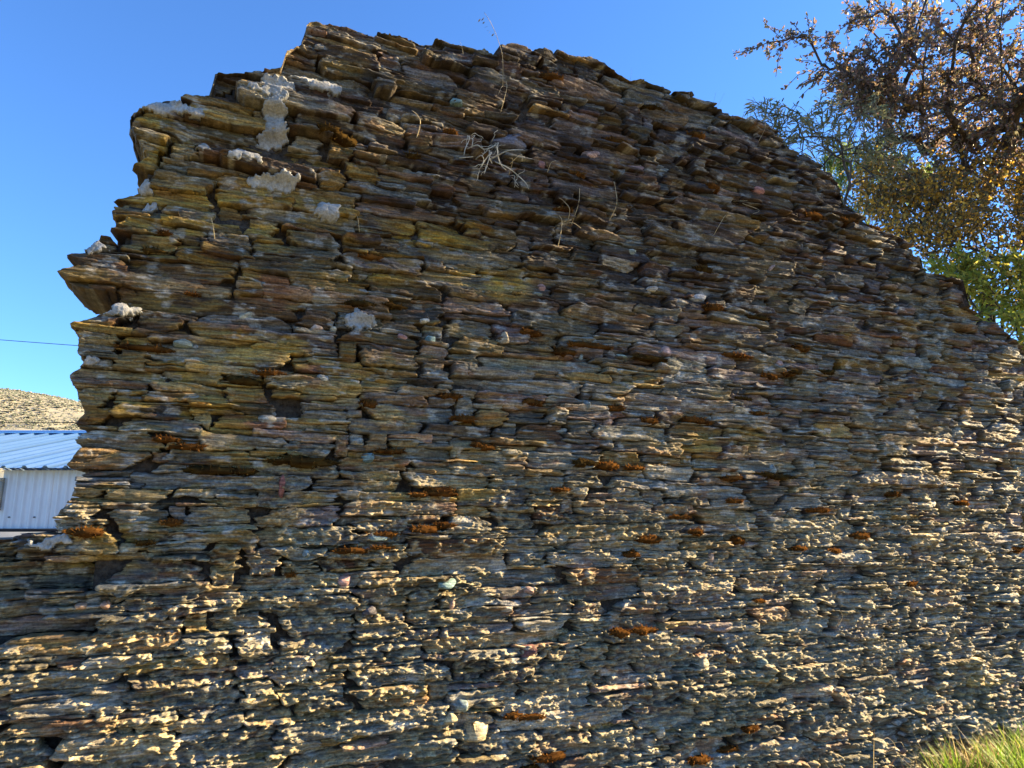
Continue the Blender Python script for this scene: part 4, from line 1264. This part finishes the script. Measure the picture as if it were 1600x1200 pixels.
def plant(name, label, cat, stalks, rad=0.0016, seeds=None, group=None, col=STRAW, rootlets=0):
    root = None
    for k, px in enumerate(stalks):
        P = stalk_pts(px)
        W3 = np.array([wall_pt(u, v, d) for u, v, d in P])
        if root is None:
            root = empty(name, W3[0]); tag(root, label, cat, group); o = W3[0]
        pts = smooth_path(W3 - o, max(8, 4 * len(px)))
        mb = MB(); mb.tube(pts, np.linspace(rad, rad * 0.55, len(pts)), 5)
        V = np.vstack(mb.v)
        link('stem', new_mesh('stem', V, np.vstack(mb.q), np.vstack(mb.t), np.tile(col * random.uniform(0.8, 1.15), (len(V), 1)), True), M['straw'], root)
    if rootlets:
        rg = np.random.default_rng(77)
        for k in range(rootlets):
            x0, y0 = [(728, 222), (770, 224), (752, 248), (745, 262), (800, 276)][k % 5]
            x0 += rg.normal(0, 5); y0 += rg.normal(0, 4); pp = [(x0, y0)]; a = rg.uniform(0.5, 2.6)
            for q_ in range(5):
                a += rg.normal(0, 0.7); x0 += 3.6 * math.cos(a); y0 += 3.6 * math.sin(a) + 1.0; pp.append((x0, y0))
            W3 = np.array([wall_pt(*q_) for q_ in stalk_pts(pp, out=rg.uniform(0.005, 0.035))]) - o
            mb = MB(); mb.tube(smooth_path(W3, 16), np.linspace(0.0022, 0.0011, 16), 4); V = np.vstack(mb.v)
            link('rootlet', new_mesh('rootlet', V, np.vstack(mb.q), np.vstack(mb.t), np.tile(col * rg.uniform(0.7, 1.1), (len(V), 1)), True), M['straw'], root)
    if seeds:
        rng = np.random.default_rng(8)
        S = np.array([wall_pt(*x) for x in stalk_pts(seeds)]) - o
        S[0] += EN * 0.03
        for q_ in S:
            leaf_mesh('spikelet', q_[None], np.array([(0.5, 0, 0.45)]) + rng.normal(0, .15, (1, 3)), np.array([0.026]), np.array([0.008]), (col * 0.35)[None], M['straw'], root, 0.1)

plant('dry_grass_stalk', 'tall bent dry grass stalk rising above the wall top with a nodding seed head', 'grass stalk',
      [[(779, 180), (784, 150), (783, 138)], [(783, 138), (776, 105), (768, 75), (758, 52), (748, 36)], [(783, 138), (776, 148), (772, 158)]], 0.0018,
      [(748, 33), (749, 38), (751, 43), (753, 48), (757, 53), (760, 58), (765, 62)])
plant('dry_root_tangle', 'pale tangle of dry roots hanging from a joint beneath the pink stone', 'dry roots',
      [[(728, 220), (724, 232), (718, 246), (716, 256)], [(734, 218), (730, 232), (728, 244)], [(768, 222), (771, 236), (773, 250), (778, 264), (786, 272)],
       [(726, 238), (732, 246), (742, 252), (752, 250), (760, 246)], [(762, 244), (754, 256), (746, 266), (740, 276)], [(756, 246), (752, 262), (748, 276), (744, 288)],
       [(760, 250), (752, 262), (756, 272)], [(772, 252), (786, 268), (800, 278), (815, 292), (820, 302)], [(764, 250), (780, 252), (804, 250)], [(716, 248), (722, 254), (734, 253)],
       [(742, 250), (738, 262), (742, 270), (736, 282)], [(770, 226), (766, 240), (762, 248)]], 0.0034, None, None, np.array((0.6, 0.57, 0.46)), 22)
for k, (st, lb) in enumerate([
        ([[(893, 352), (895, 326), (897, 302)]], 'single upright straw stalk on the face above the brown stone'),
        ([[(886, 352), (881, 336), (871, 322), (865, 318)], [(871, 322), (867, 330)]], 'bent forked straw stalk left of the upright straw'),
        ([[(869, 388), (868, 372), (870, 352), (866, 344)], [(870, 352), (884, 356), (898, 364)]], 'curled straw with a side root below the bent straw'),
        ([[(954, 344), (956, 325), (954, 300), (952, 290)]], 'lone thin straw stalk right of centre on the upper face'),
        ([[(646, 226), (649, 208), (645, 196), (636, 188)]], 'arched dry stem left of the root tangle'),
        ([[(795, 274), (795, 258), (790, 254)], [(795, 258), (806, 251), (808, 262)]], 'small hooked dry stem right of the root tangle'),
        ([[(853, 272), (854, 262), (862, 258)], [(854, 262), (848, 260)]], 'tiny forked dry stem beside the pinkish pebble'),
        ([[(336, 376), (333, 358), (330, 346)]], 'short dry stem on the ochre stones near the left edge'),
        ([[(560, 366), (556, 354), (554, 346)]], 'short thin dry stem on the ochre band'),
        ([[(1107, 372), (1110, 358), (1118, 345)]], 'dry twig leaning right on the upper right face'),
        ([[(1160, 318), (1176, 334), (1166, 340)], [(1150, 312), (1160, 318)]], 'brown curled twig under the shaded upper right stones'),
        ([[(1186, 222), (1187, 205), (1185, 190)]], 'thin dry stem just under the upper right rim'),
        ([[(1305, 978), (1302, 962), (1300, 955)]], 'short straw stub on the lower right face'),
        ([[(1378, 1178), (1376, 1160), (1366, 1146), (1355, 1150)], [(1376, 1160), (1384, 1152), (1390, 1160)]], 'dry weed with drooping heads at the wall foot'),
        ([[(1562, 592), (1552, 578), (1540, 572)]], 'pale arched straw on the hazy right end of the wall')]):
    plant('dry_weed', lb, 'dry weed', st, 0.0026 if k < 5 else 0.0019, None, 'dry weeds in the wall joints')

def tuft(label, spots, n, h, col, seed, cat='grass tuft', lean=0.25):
    rng = np.random.default_rng(seed)
    u, v = uv_of(np.array([float(spots[0])]), np.array([float(spots[1])]))
    o = wall_pt(float(u[0]), float(v[0]), -0.12)
    root = empty('grass_tuft', o); tag(root, label, cat, 'grass tufts on the wall top')
    V, F = [], []
    mb = MB()
    for k in range(n):
        b = EU * rng.normal(0, spots[2]) + EN * rng.normal(0, 0.04) + np.array((0, 0, -0.05))
        L = h * rng.uniform(0.5, 1.1)
        dv = np.array((rng.normal(0, lean), rng.normal(0, lean), 1.0)); dv /= np.linalg.norm(dv)
        be = rng.normal(0, 0.25, 3) * L
        t = np.linspace(0, 1, 6)[:, None]
        mb.tube(b + dv * L * t + be * t ** 2 * np.array((1, 1, 0.2)) , np.linspace(0.0012, 0.0005, 6), 3, cap=False)
    Vv = np.vstack(mb.v)
    link('blade', new_mesh('blade', Vv, np.vstack(mb.q), None, np.tile(col, (len(Vv), 1)) * rng.uniform(0.7, 1.2, (len(Vv), 1)), True), M['straw'], root)
    root.children[0]['kind'] = 'stuff'
tuft('pale dry grass tuft on the notch of the wall top right of the peak', (976, 128, 0.03), 26, 0.15, np.array((0.55, 0.5, 0.34)), 1)
tuft('sparse dry grass blades on the middle of the wall top', (832, 84, 0.05), 5, 0.12, np.array((0.3, 0.27, 0.18)), 2)
tuft('few thin blades left of the tall nodding stalk on the top', (732, 78, 0.04), 6, 0.10, np.array((0.3, 0.27, 0.18)), 3)
tuft('thin upright blade at the right shoulder of the wall', (1126, 176, 0.01), 2, 0.20, np.array((0.3, 0.27, 0.18)), 4)

# ------------------------------------------------------------------ grass at the foot of the wall
def grass(name, label, n, ufun, h, wid, pal, w, seed, lean):
    rng = np.random.default_rng(seed)
    u, d = ufun(rng, n)
    n = len(u)
    b = P0 + u[:, None] * EU + d[:, None] * EN
    b[:, 2] = ground_z(b[:, 0], b[:, 1]) - 0.01
    L = rng.uniform(h[0], h[1], n)
    az = rng.uniform(0, 2 * math.pi, n); ln = np.abs(rng.normal(lean, lean * 0.5, n))
    dv = np.stack([np.cos(az) * ln, np.sin(az) * ln, np.ones(n)], -1)
    dv /= np.linalg.norm(dv, axis=1, keepdims=True)
    side = np.stack([-np.sin(az + rng.normal(0, .8, n)), np.cos(az), np.zeros(n)], -1)
    side /= np.linalg.norm(side, axis=1, keepdims=True)
    bend = np.stack([np.cos(az), np.sin(az), -0.5 * np.ones(n)], -1) * (L * rng.uniform(0.05, 0.45, n))[:, None]
    wd = rng.uniform(wid[0], wid[1], n)[:, None]
    pts = [b + dv * L[:, None] * t + bend * t * t for t in (0, 0.35, 0.7, 1.0)]
    V = np.stack([pts[0] - side * wd * .4, pts[0] + side * wd * .4, pts[1] - side * wd * .5, pts[1] + side * wd * .5, pts[2] - side * wd * .36, pts[2] + side * wd * .36, pts[3]], 1).reshape(-1, 3)
    f = np.array([(0, 1, 3), (0, 3, 2), (2, 3, 5), (2, 5, 4), (4, 5, 6)])
    F = (f[None] + (np.arange(n) * 7)[:, None, None]).reshape(-1, 3)
    cols = pick_cols(rng, n, pal, w)
    o = link(name, new_mesh(name, V, None, F, np.repeat(cols, 7, 0)), M['grass'])
    tag(o, label, 'grass', kind='stuff')

def spot_green(rng, n):
    c = rng.integers(0, 34, n)
    cu = 2.75 + 1.75 * np.random.default_rng(3).random(34) ** 0.75; cd_ = np.random.default_rng(9).uniform(0.02, 0.6, 34)
    return cu[c] + rng.normal(0, 0.055, n), np.abs(cd_[c] + rng.normal(0, 0.05, n)) + 0.01
def spot_dry(rng, n):
    u = rng.uniform(1.2, 4.8, n); d = np.abs(rng.normal(0.15, 0.22, n)) + 0.01
    k = rng.random(n) < 0.06 + 0.5 * sstep(2.3, 3.2, u)
    return u[k], d[k]
def spot_far(rng, n):
    u = rng.uniform(-3, 7, n); d = rng.uniform(0.05, 3.0, n)
    return u, d
grass('green_grass', 'bright green grass clumps in the sun at the wall foot, lower right', 9000, spot_green, (0.08, 0.34), (0.005, 0.011),
      [(0.19, 0.31, 0.035), (0.26, 0.37, 0.05), (0.12, 0.23, 0.03), (0.34, 0.34, 0.08)], (3, 2, 2, 0.6), 51, 0.35)
grass('dry_grass', 'dry straw coloured and reddish grass along the wall foot', 7000, spot_dry, (0.06, 0.42), (0.0025, 0.005),
      [(0.46, 0.36, 0.18), (0.36, 0.27, 0.13), (0.34, 0.12, 0.07), (0.28, 0.26, 0.1)], (3, 2, 0.6, 1), 52, 0.6)
grass('meadow_grass', 'short mixed grass on the ground before the wall', 4000, spot_far, (0.03, 0.09), (0.003, 0.006),
      [(0.2, 0.22, 0.06), (0.36, 0.3, 0.14), (0.12, 0.18, 0.04)], (2, 2, 2), 53, 0.5)
